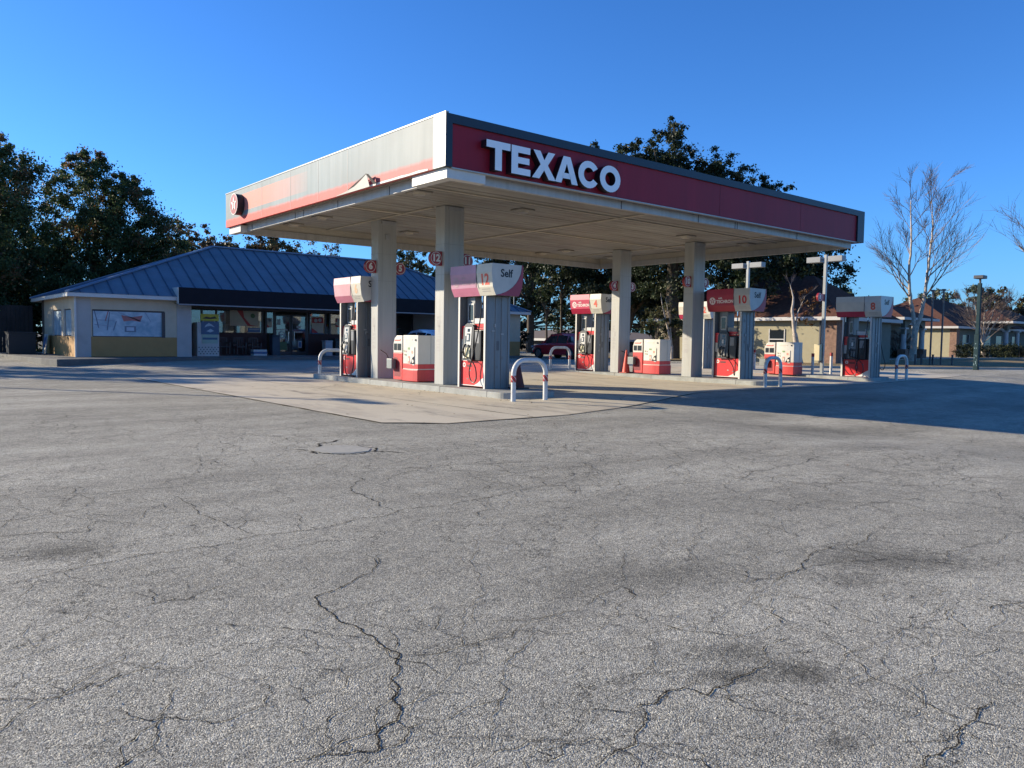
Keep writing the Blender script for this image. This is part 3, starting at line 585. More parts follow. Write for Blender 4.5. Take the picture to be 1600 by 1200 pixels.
# ------------------------------------------------------------------ fuel pumps
grime = mat('pump_side_metal', (.205, .215, .215), .45, metal=.15, var=.14, streak=True, dirt=.25)
pale = mat('pale_plastic', (.60, .58, .52), .45, var=.08)
nozw = mat('nozzle_boot', (.62, .58, .36), .5, var=.15)
labelc = mat('grade_label', (.50, .42, .12), .5, var=.2)
VZ = [(0, .36), (.10, .41), (.20, .455), (.55, .495), (.76, .48)]      # valance half-width by height
def vx(z):
    for (a, p), (b_, q) in zip(VZ, VZ[1:]):
        if z <= b_: return p+(q-p)*(z-a)/(b_-a)
    return VZ[-1][1]
def pump(name_lab, loc, num, cm, bandm, whitem, endm, swoosh=redp, tech=True, hoses=1, numm=None):
    P = empty('fuel_pump', loc, name_lab, 'fuel pump', 'fuel pumps under and beside the canopy')
    for s_, y0, y1 in ((1, .51, .57), (-1, -.57, -.50)):
        mb = MB().box(-.38, .38, y0, y1, 0, 2.28)
        if s_ < 0:
            for x in (-.37, -.10, .09, .30): mb.box(x, x+.05, y0-.018, y0-.001, .0, 2.27)
        mb.build('side_panel', grime, P, bevel=.006)
        MB().box(-.392, -.381, y0-.005*s_, y1, 0, 2.27).build('edge_trim', pale, P)
    bp_ = MB().box(-.33, .33, -.495, .505, .04, .68).build('base_panel', redp, P, bevel=.01)
    mb = MB().decal(([(-.0, .05), (-.49, .05), (-.49, .30), (-.36, .24), (-.2, .13)], [(0, 1, 2, 3, 4)]), lambda a, b_: (-.333, a, b_), 0)
    mb.decal(disc2d(0, 0, .062), fx(-.334, .37, .57), 0).decal(star2d(0, 0, .045), fx(-.336, .37, .57), 1).decal(rect2d(-.11, .11, -.028, .028), fx(-.334, .16, .55), 2)
    mb.decal(rect2d(-.49, .49, 0, .02), fx(-.334, 0, .05), 0)
    mb.build('panel_graphics', [offw, redp, mat('nameplate', (.12, .02, .02), .4)], bp_)
    body = MB().box(-.29, .29, -.495, .505, .685, 1.46).build('body', blackp, P, bevel=.015)
    MB().box(-.31, .31, -.49, .50, 1.462, 1.50).build('body_cap', redp if num != '8' else pale, P, bevel=.006)
    mb = MB(); r_ = random.Random(len(name_lab))                    # small stickers on the end and front
    for i in range(5):
        a, z_ = r_.uniform(-.25, .15), r_.uniform(.5, 2.0); mb.decal(rect2d(a, a+r_.uniform(.04, .10), z_, z_+r_.uniform(.03, .09)), lambda p, q: (p, -.5925, q), i % 2)
    for i in range(3):
        a, z_ = r_.uniform(-.40, .20), r_.uniform(.2, .5); mb.decal(rect2d(a, a+.06, z_, z_+.035), lambda p, q: (-.3345, p, q), (i+1) % 2)
    mb.decal(rect2d(-.06, .02, .95, 1.18), lambda p, q: (p, -.5926, q), 2)
    mb.build('sticker_set', [mat('sticker_faint', (.36, .36, .34), .6), mat('sticker_dim', (.20, .19, .18), .6), mat('sticker_box', (.12, .12, .12), .6)], P)
    # far end label strip
    mb = MB().box(-.325, -.292, .36, .50, 1.22, 1.55, 0).box(-.325, -.292, .36, .50, .90, 1.215, 1).box(-.325, -.292, .36, .50, .70, .895, 2).box(-.328, -.326, .38, .48, .93, 1.05, 3)
    mb.build('label_strip', [redp, pale, dgrey, paper], P)
    # rounded screen and nozzle bezel
    pl = [(.34, .70), (.34, 1.46), (.29, 1.56), (.20, 1.60), (.02, 1.58), (-.05, 1.50), (-.06, .70)]
    vs = []
    for (yy_, z_) in pl:
        lean = (z_-.7)*-.06; vs.append((-.42-lean, yy_, z_))
    vs += [(-.292, yy_, z_) for yy_, z_ in pl]; n_ = len(pl)
    bz = MB().add(vs, [tuple(range(n_)), tuple(range(n_, 2*n_))[::-1]]+[(i, (i+1) % n_, n_+(i+1) % n_, n_+i) for i in range(n_)]).build('control_console', blackp, P, bevel=.02)
    def fc(a, b_): return (-.428+(b_-.7)*.06, .145-a, b_)
    mb = MB().decal(rect2d(-.13, .14, 1.07, 1.52), fc, 0 if num not in ('10', '8') else 2).decal(rect2d(-.05, .09, 1.16, 1.36), lambda a, b_: (fc(a, b_)[0]-.003, fc(a, b_)[1], b_), 1).decal(rect2d(-.03, .07, 1.40, 1.48), lambda a, b_: (fc(a, b_)[0]-.003, fc(a, b_)[1], b_), 1)
    mb.decal(rect2d(-.035, .035, 1.19, 1.33), lambda a, b_: (fc(a, b_)[0]-.005, fc(a, b_)[1], b_), 3).decal(rect2d(-.11, -.07, 1.12, 1.30), lambda a, b_: (fc(a, b_)[0]-.003, fc(a, b_)[1], b_), 1)
    mb.build('screen_panel', [mat('console_face', (.50, .50, .47), .35, var=.1), screen, mat('console_shade', (.16, .165, .17), .35), paper], bz)
    for i in range(3):
        a = -.10+.095*i; yy_ = .145-a
        o = MB().prism([(-.455, .74), (-.425, 1.0), (-.36, 1.02), (-.36, .72)], yy_-.034, yy_+.034, 'y', 0).build('nozzle_boot', [nozw if num in ('12', '4') and i else pale] if num not in ('8', '10') else [mat('boot_dark', (.16, .16, .15), .4)], P, bevel=.01)
    # nozzle with handle
    mb = MB().tube([(-.47, .20, .80), (-.50, .20, .93), (-.49, .18, 1.04), (-.44, .16, 1.10)], [.018, .026, .028, .02], 8)
    mb.tube([(-.50, .20, .86), (-.55, .20, .92), (-.54, .19, 1.01)], .009, 6)
    mb.build('nozzle', black, P, smooth=True)
    # hose tower
    tw = MB().box(-.37, -.292, -.36, -.09, .69, 1.44).build('hose_tower', blackp, P, bevel=.012)
    MB().decal(rect2d(-.10, .06, 1.12, 1.40), lambda a, b_: (-.373, -.225-a, b_)).build('tower_panel', mat('tower_panel', (.20, .205, .21), .4, var=.2, scale=20), tw)
    # hoses
    def catmull(pts, k=5):
        o = []; q = [pts[0]]+pts+[pts[-1]]
        for i in range(1, len(q)-2):
            p0, p1, p2, p3 = [Vector(t_) for t_ in q[i-1:i+3]]
            for j in range(k):
                t_ = j/k; o.append(.5*((2*p1)+(p2-p0)*t_+(2*p0-5*p1+4*p2-p3)*t_*t_+(3*p1-p0-3*p2+p3)*t_**3))
        o.append(Vector(pts[-1])); return o
    hp = [(-.36, -.40, 2.27), (-.40, -.40, 1.9), (-.44, -.34, 1.4), (-.48, -.20, .85), (-.50, -.07, .45), (-.50, -.12, .22), (-.50, -.26, .15), (-.50, -.36, .28), (-.50, -.30, .55), (-.48, -.05, .72), (-.50, .16, .80)]
    if num == '6': hp = [(-.36, -.38, 2.27), (-.42, -.42, 1.8), (-.44, -.44, 1.2), (-.48, -.50, .6), (-.50, -.50, .30), (-.50, -.34, .06), (-.50, -.06, .10), (-.50, .02, .36), (-.50, .0, .62), (-.48, .10, .82)]
    if num == '10': hp = [(-.36, -.40, 2.27), (-.42, -.43, 1.5), (-.43, -.40, .8), (-.43, -.40, .2), (-.44, -.37, .14), (-.46, -.34, .4), (-.47, -.1, .7), (-.5, .15, .8)]
    h = MB().tube(catmull([Vector(p) for p in hp]), .0155, 8).build('hose', black, P, smooth=True)
    MB().cyl((-.365, -.40, 2.12), (-.36, -.40, 2.275), .024, None, 10).cyl((-.375, -.40, 1.98), (-.37, -.40, 2.06), .024, None, 10).build('hose_coupling', chrome, h)
    if hoses > 1:
        hp = [(-.36, .46, 2.27), (-.38, .50, 1.6), (-.42, .52, .9), (-.46, .40, .40), (-.48, .18, .12), (-.48, -.06, .14), (-.48, -.12, .45), (-.44, -.02, .7), (-.46, .10, .8)]
        h = MB().tube(catmull([Vector(p) for p in hp]), .0155, 8).build('hose', black, P, smooth=True)
        MB().cyl((-.36, .46, 2.1), (-.36, .46, 2.275), .026, None, 10).build('hose_coupling', chrome, h)
        h = MB().tube(catmull([Vector(p) for p in [(.38, -.46, 2.27), (.42, -.52, 1.5), (.46, -.62, .9), (.46, -.72, .5), (.44, -.62, .3), (.42, -.45, .55), (.40, -.3, .8)]]), .0155, 8).build('hose', black, P, smooth=True)
    # upper post with notice frame, small price sign
    up = MB().box(-.20, .20, .12 if num != '8' else .22, .45, 1.505, 2.28).build('upper_post', grime, P, bevel=.006)
    MB().box(-.215, -.201, .15 if num != '8' else .24, .38, 1.66, 2.12).build('notice_frame', pale, up)
    MB().box(-.222, -.216, .18 if num != '8' else .26, .35, 1.70, 2.08).decal(rect2d(-.02, .02, 1.8, 1.9), fx(-.223, .27, 0), 0).build('notice', screen, up)
    MB().box(-.26, -.24, -.36, .06, 1.515, 1.60, 0).box(-.26, -.24, -.36, .06, 1.61, 1.74, 1).box(-.262, -.238, -.37, -.355, 1.6, 1.80, 2).box(-.262, -.238, .055, .07, 1.6, 1.80, 2).build('price_sign', [redp, paper if num != '10' else grime, black], P)
    # valance: lofted rounded hood
    ya, yb = -.92, .80; zb = 2.285; sp_ = -.30
    mb = MB(); nz = len(VZ)
    for s_ in (-1, 1):
        for (y0, y1, mu) in ((sp_, yb, 0), (ya, sp_, 2)):
            for k in range(nz-1):
                z0, w0 = VZ[k]; z1, w1 = VZ[k+1]
                mb.add([(s_*w0, y0, zb+z0), (s_*w0, y1, zb+z0), (s_*w1, y1, zb+z1), (s_*w1, y0, zb+z1)], [(0, 1, 2, 3)], 1 if (mu == 0 and z1 <= .21) else mu)
    for y, mi in ((ya, 3), (yb, 3)):
        mb.add([(-w_, y, zb+z) for z, w_ in VZ]+[(w_, y, zb+z) for z, w_ in VZ[::-1]], [tuple(range(2*nz))], mi)
    mb.add([(-VZ[-1][1], ya, zb+.76), (VZ[-1][1], ya, zb+.76), (VZ[-1][1], yb, zb+.76), (-VZ[-1][1], yb, zb+.76)], [(0, 1, 2, 3)], 2)
    mb.add([(-VZ[0][1], ya, zb), (VZ[0][1], ya, zb), (VZ[0][1], yb, zb), (-VZ[0][1], yb, zb)], [(0, 1, 2, 3)], 4)
    va = mb.build('valance', [cm, bandm, whitem, endm, dgrey], P)
    def fv(yc, zc, e=.004): return lambda a, b_: (-(vx(min(.76, max(0, zc+b_)))+e), yc-a, zb+zc+b_)
    mb = MB()
    if numm: mb.decal(text2d(num, .36, .012), fv(-.62, .37), 0)
    if tech:
        mb.decal(disc2d(0, 0, .125), fv(.56, .36), 1).decal(star2d(0, 0, .105), fv(.56, .36, .007), 2).decal(text2d('TECHRON', .145, .006), fv(.06, .33), 1).decal(text2d('with', .09, .003), fv(.24, .45), 1)
        mb.decal(rect2d(-.016, .016, -.07, .03), fv(.56, .36, .010), 1).decal(rect2d(-.05, .05, .0, .028), fv(.56, .36, .010), 1)
    for zz_ in (.10, .15): mb.decal(rect2d(-.16, .16, -.008, .008), fv(-.62, zz_), 3)
    mb.build('valance_lettering', [numm or redp, mat('pale_print'+num, (.72, .62, .60), .5, var=0) if num != '12' else mat('faded_print', (.42, .27, .31), .5, var=0), cm, mat('small_print', (.38, .36, .33), .6, var=0)], va)
    mb = MB().decal(text2d('Self', .26, .007), lambda a, b_: (a-.04, ya-.004, zb+.53+b_), 0)
    arcp = [(.478-.0, .755)]+[(.478-(1-math.cos(R_(t_)))*.74*.0-.78*math.sin(R_(t_))**1.0*1.0*(t_/90), .755-.75*(1-math.cos(R_(t_)))*1.0) for t_ in range(8, 91, 8)]
    # swoosh: between the curve and the lower right outline
    cur = [(-.50+.95*math.cos(R_(t_*9)), .76-.76*math.sin(R_(t_*9))) for t_ in range(11)]
    out = [(w_, z) for z, w_ in VZ]                                # right outline upward
    N = 10
    for i in range(N):
        (x0, z0), (x1, z1) = cur[i], cur[i+1]
        x0 = max(x0, -vx(max(0, z0))); x1 = max(x1, -vx(max(0, z1)))
        mb.add([(x0, ya-.003, zb+z0), (vx(max(0, z0)), ya-.003, zb+z0), (vx(max(0, z1)), ya-.003, zb+max(0, z1)), (x1, ya-.003, zb+max(0, z1))], [(0, 1, 2, 3)], 1)
        mb.add([(x0-.012, ya-.0045, zb+z0), (x0, ya-.0045, zb+z0), (x1, ya-.0045, zb+max(0, z1)), (x1-.012, ya-.0045, zb+max(0, z1)+.0)], [(0, 1, 2, 3)], 2)
    mb.build('end_graphics', [black, swoosh, mat('swoosh_line', (.10, .03, .05), .5, var=0)], va)
    MB().box(-.498, -.482, sp_-.006, sp_+.006, zb+.2, zb+.76).build('valance_seam', dgrey, va)
    return P
Mv = lambda n_, c, **k: mat(n_, c, .38, var=.12, scale=1.6, dirt=.12, **k)
num_red = mat('numeral_red', (.62, .10, .06), .5, var=0); num_crim = mat('numeral_crimson', (.45, .02, .03), .5, var=0); num_faint = mat('numeral_faint', (.62, .40, .24), .5, var=0)
vw = Mv('valance_cream', (.56, .54, .46)); ve = Mv('valance_end', (.52, .51, .47))
pump('front fuel pump numbered 12 with faded pink hood and Self sign, beside the nearest pillar', (12.0, 15.66, .15), '12', Mv('valance_faded_purple', (.47, .24, .33)), Mv('valance_faded_band', (.50, .17, .26)), vw, ve, swoosh=Mv('swoosh_crimson', (.36, .03, .06)), numm=num_red)
pump('leftmost fuel pump, hood bleached pale pink, numbered 6, behind the first pillar', (11.82, 21.78, .15), '6', Mv('valance_pink', (.66, .37, .40)), Mv('valance_rose', (.50, .18, .24)), vw, ve, swoosh=MC['swoosh_crimson'], tech=False, numm=num_faint)
pump('fuel pump numbered 4 with bright magenta red hood and round star emblem', (22.5, 22.2, .15), '4', Mv('valance_magenta', (.50, .06, .11)), Mv('valance_magenta_dark', (.36, .02, .05)), vw, ve, swoosh=MC['swoosh_crimson'], numm=num_red)
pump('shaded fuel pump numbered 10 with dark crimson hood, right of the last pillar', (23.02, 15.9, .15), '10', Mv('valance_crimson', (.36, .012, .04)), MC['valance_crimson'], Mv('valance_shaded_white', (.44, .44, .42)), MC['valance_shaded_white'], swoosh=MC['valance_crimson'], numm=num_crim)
pump('rightmost fuel pump numbered 8, hood bleached to cream, standing in full sun outside the canopy', (29.08, 14.4, .12), '8', Mv('valance_bleached', (.60, .54, .42)), Mv('valance_bleached_band', (.42, .03, .07)), vw, ve, swoosh=Mv('swoosh_red', (.42, .03, .05)), tech=False, hoses=2, numm=num_red)
pump('far fuel pump partly hidden behind pump 10, with pale hood and red band', (29.05, 21.9, .12), '2', MC['valance_bleached'], MC['valance_bleached_band'], vw, ve, swoosh=MC['swoosh_red'], tech=False, numm=num_red)

# ------------------------------------------------------------------ service stands
def stand(lab, loc):
    P = empty('service_stand', loc, lab, 'service stand', 'red and white service stands on the pump islands')
    def curved(hw, y0, y1, z0, z1, bulge, m_, nm, bev=.01):
        pl = [(-hw, y0)]; N = 8
        pl = [(-hw-bulge*math.sin(math.pi*i/N), y0+(y1-y0)*i/N) for i in range(N+1)]+[(hw+bulge*math.sin(math.pi*i/N), y1-(y1-y0)*i/N) for i in range(N+1)]
        return MB().prism(pl, z0, z1, 'z').build(nm, m_, P, bevel=bev)
    cab = curved(.31, -.66, .12, .50, 1.30, .02, white, 'cabinet')
    curved(.315, -.66, .12, .37, .498, .025, redk, 'red_band', .004)
    curved(.312, -.655, .115, .345, .369, .02, white, 'white_line', .002)
    curved(.335, -.67, .125, .02, .343, .035, redk, 'base')
    mb = MB().decal(rect2d(-.11, .11, .47, .98), fx(-.336, -.40, 0), 0).decal(rect2d(-.10, .10, .70, .96), fx(-.338, -.40, 0), 1).decal(disc2d(0, .83, .05), fx(-.340, -.40, 0), 2)
    mb.decal(([(-.10, .50), (.10, .50), (.10, .72), (.02, .68), (-.05, .58)], [(0, 1, 2, 3, 4)]), fx(-.341, -.40, 0), 3).decal(disc2d(.03, .58, .05), fx(-.343, -.40, 0), 1)
    mb.decal(rect2d(-.06, .05, .90, .96), fx(-.339, -.23, 0), 5).decal(rect2d(-.05, .04, .52, .72), fx(-.339, -.23, 0), 2).decal(rect2d(-.03, .03, .58, .66), fx(-.341, -.23, 0), 1)
    for i, (yy_, zz_) in enumerate([(.03, .86), (-.06, .85), (.03, .76), (-.06, .75)]): mb.decal(disc2d(0, zz_, .025, 10), fx(-.337, yy_, 0), 4 if i % 3 else 5)
    mb.decal(rect2d(-.22, .14, 1.16, 1.19), fx(-.334, -.25, 0), 6).decal(disc2d(0, 1.17, .03, 12), fx(-.332, -.55, 0), 3)
    mb.build('poster', [paper, mat('poster_cream', (.66, .60, .50), .5), mat('poster_pink', (.60, .28, .22), .5), screen, mat('poster_rose', (.62, .42, .38), .5), mat('poster_green', (.20, .32, .14), .5), mat('poster_faint', (.60, .54, .45), .5)], cab)
    mb = MB().box(.10, .115, -.668, -.661, .50, 1.28); mb.build('cabinet_seam', grey, cab)
    # far unit with sloped top and two windows
    pl = [(.17, .03), (.17, 1.28), (.50, 1.28), (.60, 1.20), (.66, 1.05), (.66, .03)]
    mb = MB(); n_ = len(pl)
    top = MB().prism([(.17, .80), (.17, 1.29), (.48, 1.29), (.59, 1.21), (.655, 1.06), (.655, .80)], -.31, .31, 'x').build('sloped_hood', white, P, bevel=.015)
    mb = MB()
    mb.box(-.318, -.311, .23, .42, .87, 1.06).box(-.318, -.311, .46, .61, .87, 1.06).build('window', screen, top)
    MB().decal(rect2d(-.17, .13, 1.13, 1.17), fx(-.3125, .40, 0)).decal(disc2d(-.0, 1.17, .035, 12, .02), fx(-.3127, .27, 0)).build('hood_print', mat('hood_print', (.60, .12, .09), .5), top)
    lo = MB().box(-.31, .31, .17, .655, .03, .798).build('lower_cabinet', redk, P, bevel=.012)
    MB().decal(([(.60, .12), (.26, .12), (.26, .42), (.44, .66), (.60, .68)], [(0, 1, 2, 3, 4)]), lambda a, b_: (-.3125, a, b_)).build('recess_patch', mat('recess_painted_shade', (.20, .012, .02), .6), lo)  # flat dark patch, the shade of a recess painted on
    MB().box(-.28, .28, .122, .168, .03, 1.27).build('gap_shade_panel', mat('gap_painted_shade', (.10, .02, .02), .7), P)  # dark filler, shade between the two units given as colour
    bk = MB().box(-.46, -.318, .50, .78, .34, .62).build('squeegee_bucket', mat('bucket_grey', (.20, .22, .22), .45, metal=.3), P, bevel=.01)
    MB().box(-.445, -.333, .515, .765, .615, .628).build('bucket_opening', black, bk)
    MB().tube([(-.39, .66, .50), (-.40, .90, .76), (-.40, 1.22, .86)], .010, 6).build('squeegee_handle', mat('handle_dark', (.03, .015, .01), .9, spec=.05), bk)
    return P
stand('red and white service stand between the two front left pillars', (11.98, 18.86, .15))
stand('red and white service stand right of the traffic cone, between the two right pillars', (22.75, 19.3, .15))
stand('red and white service stand farthest right, on the island beyond the canopy', (28.4, 17.25, .12))

# ------------------------------------------------------------------ U-shaped guards
gw = mat('guard_white', (.60, .60, .57), .45, var=.12, scale=9, dirt=.25, dscale=6); gs = mat('guard_stripe_white', (.62, .55, .50), .5, var=.1)
def guard(lab, x, y, wd=.95, h=.92, z=0.):
    P = MB()
    r_ = .055; hw = wd/2; R = .30
    pts = [(-hw, 0, -.05), (-hw, 0, .2), (-hw, 0, h-R)]+[(-hw+R-R*math.cos(R_(a)), 0, h-R+R*math.sin(R_(a))) for a in range(15, 91, 15)]+[(hw-R+R*math.sin(R_(a)), 0, h-R+R*math.cos(R_(a))) for a in range(0, 76, 15)]+[(hw, 0, h-R), (hw, 0, .2), (hw, 0, -.05)]
    o = P.tube(pts, r_, 14).build('pipe_guard', gw, smooth=True); o.location = (x, y, g(x, y)+z); tag(o, lab, 'pipe guard', 'white arched pipe guards at the island ends')
    for s_ in (-1, 1):
        m_ = MB(); N = 16; zz_ = h*.47; hh = .15
        for k in range(N):
            for j in range(6):
                a0, a1 = 2*math.pi*k/N, 2*math.pi*(k+1)/N; z0, z1 = zz_+hh*j/6, zz_+hh*(j+1)/6
                rr_ = r_+.003
                m_.add([(s_*hw+rr_*math.cos(a), rr_*math.sin(a), q) for a, q in ((a0, z0), (a1, z0), (a1, z1), (a0, z1))], [(0, 1, 2, 3)], 1 if (k+j) % 5 == 0 else 0)
        m_.build('reflective_band', [mat('band_red', (.33, .02, .025), .35, var=.2, scale=20), gs], o, smooth=True)
guard('nearest white arched pipe guard in front of pump 12', 11.46, 13.24)
guard('white arched pipe guard at the left end of the front island, beside pump 6', 12.10, 24.17)
guard('white arched pipe guard behind the front one, left of pump 4', 22.4, 23.95, 1.1)
guard('white arched pipe guard at the shaded right end of the middle island', 21.85, 13.6, .85)
guard('rightmost white arched pipe guard, right of pump 8', 30.3, 13.4, .85)

# ------------------------------------------------------------------ cones
def cone(lab, x, y, z, h=.9, dark=False, bands=True):
    m_ = mat('cone_orange', (.62, .07, .04), .5, var=.1) if not dark else mat('cone_painted_shade', (.10, .02, .015), .7)  # dark variant has the shade beside the pump put into its colour
    o = MB().cyl((0, 0, .03), (0, 0, h), .15, .025, 20).build('traffic_cone', m_, smooth=True); o.location = (x, y, z); tag(o, lab, 'traffic cone', 'orange traffic cones')
    MB().box(-.19, .19, -.19, .19, 0, .035).build('cone_base', mat('cone_base', (.30, .05, .03), .6) if not dark else black, o, bevel=.01)
    if bands:
        m2 = MB()
        for a, b_ in ((.45, .60), (.68, .80)):
            m2.cyl((0, 0, h*a), (0, 0, h*b_), .15-.125*a+.004, .15-.125*b_+.004, 20, caps=False)
        m2.build('cone_band', mat('cone_band', (.62, .38, .30), .5), o, smooth=True)
cone('orange traffic cone with pale bands standing between pump 6 and the first pillar', 11.95, 20.98, .15, .86)
cone('dark shaded traffic cone behind the nearest pipe guard, right of pump 12', 12.50, 14.86, .15, .62, dark=True, bands=False)
cone('slim plain red traffic cone right of the third pillar', 22.35, 20.2, .15, .88, bands=False)

# ------------------------------------------------------------------ twin-head lot lights
pole_m = mat('pole_grey', (.28, .30, .30), .4, metal=.2, var=.08)
def lot_light(lab, x, y, top, heads, grp='twin head lot lights', box=False, flag=None):
    z0 = g(x, y); P = empty('lot_light', (x, y, z0), lab, 'lot light', grp)
    MB().box(-.06, .06, -.06, .06, 0, top-z0).box(-.14, .14, -.14, .14, 0, .06).build('pole', pole_m, P, bevel=.01)
    for s_ in heads:
        y0, y1 = (.16, .76) if s_ > 0 else (-.76, -.16)
        MB().box(-.16, .16, y0, y1, top-z0-.30, top-z0-.08).build('lamp_head', mat('lamp_housing', (.24, .25, .25), .4, var=.08), P, bevel=.01)
        MB().box(-.02, .02, min(s_*.06, y0 if s_ > 0 else y1), max(s_*.06, y0 if s_ > 0 else y1), top-z0-.22, top-z0-.17).build('arm', pole_m, P)
    if box: MB().box(-.28, -.065, -.02, .22, .58, 1.25).build('electric_box', mat('box_yellow', (.58, .50, .30), .5, var=.1), P, bevel=.01)
    if flag:
        R = .17; zc = 3.25-z0
        o = MB().prism([(-.42+R*math.cos(R_(a)), zc+R*math.sin(R_(a))) for a in range(0, 360, 15)], -.04, .04, 'y').build('number_sign', star_red, P)
        MB().decal(ring2d(-.42, zc, R*.8, R*.9), lambda a, b_: (a, -.043, b_)).decal(text2d(flag, .22, .01), lambda a, b_: (-.42+a, -.043, zc+b_)).build('numeral', offw, o)
        MB().box(-.26, -.062, -.03, .03, zc-.14, zc+.14).build('sign_bracket', star_red, P)
lot_light('grey twin head lot light with yellow electric box and number sign, left of pump 8', 30.0, 16.45, 4.98, (1, -1), box=True, flag='8')
lot_light('grey twin head lot light rising behind the hood of pump 10', 30.2, 20.2, 4.98, (1, -1))
lot_light('tall twin head lot light at the far left edge of the lot', -4.9, 33.2, 8.2, (1, -1))
def bollard(lab, x, y, z=0):
    o = MB().cyl((0, 0, -.02), (0, 0, .72), .055, None, 14, 0).cyl((0, 0, .721), (0, 0, .86), .058, None, 14, 1).build('bollard', [gw, mat('bollard_red', (.34, .04, .04), .5)], smooth=True)
    o.location = (x, y, g(x, y)+z); tag(o, lab, 'bollard', 'white bollards with red tops')
bollard('white bollard with red top left of the yellow electric box', 29.0, 16.3, .05)
bollard('white bollard with red top right of the yellow electric box', 30.35, 16.25, .05)
bollard('white bollard with red top between pump 10 and the far service stand', 30.6, 20.0, .02)

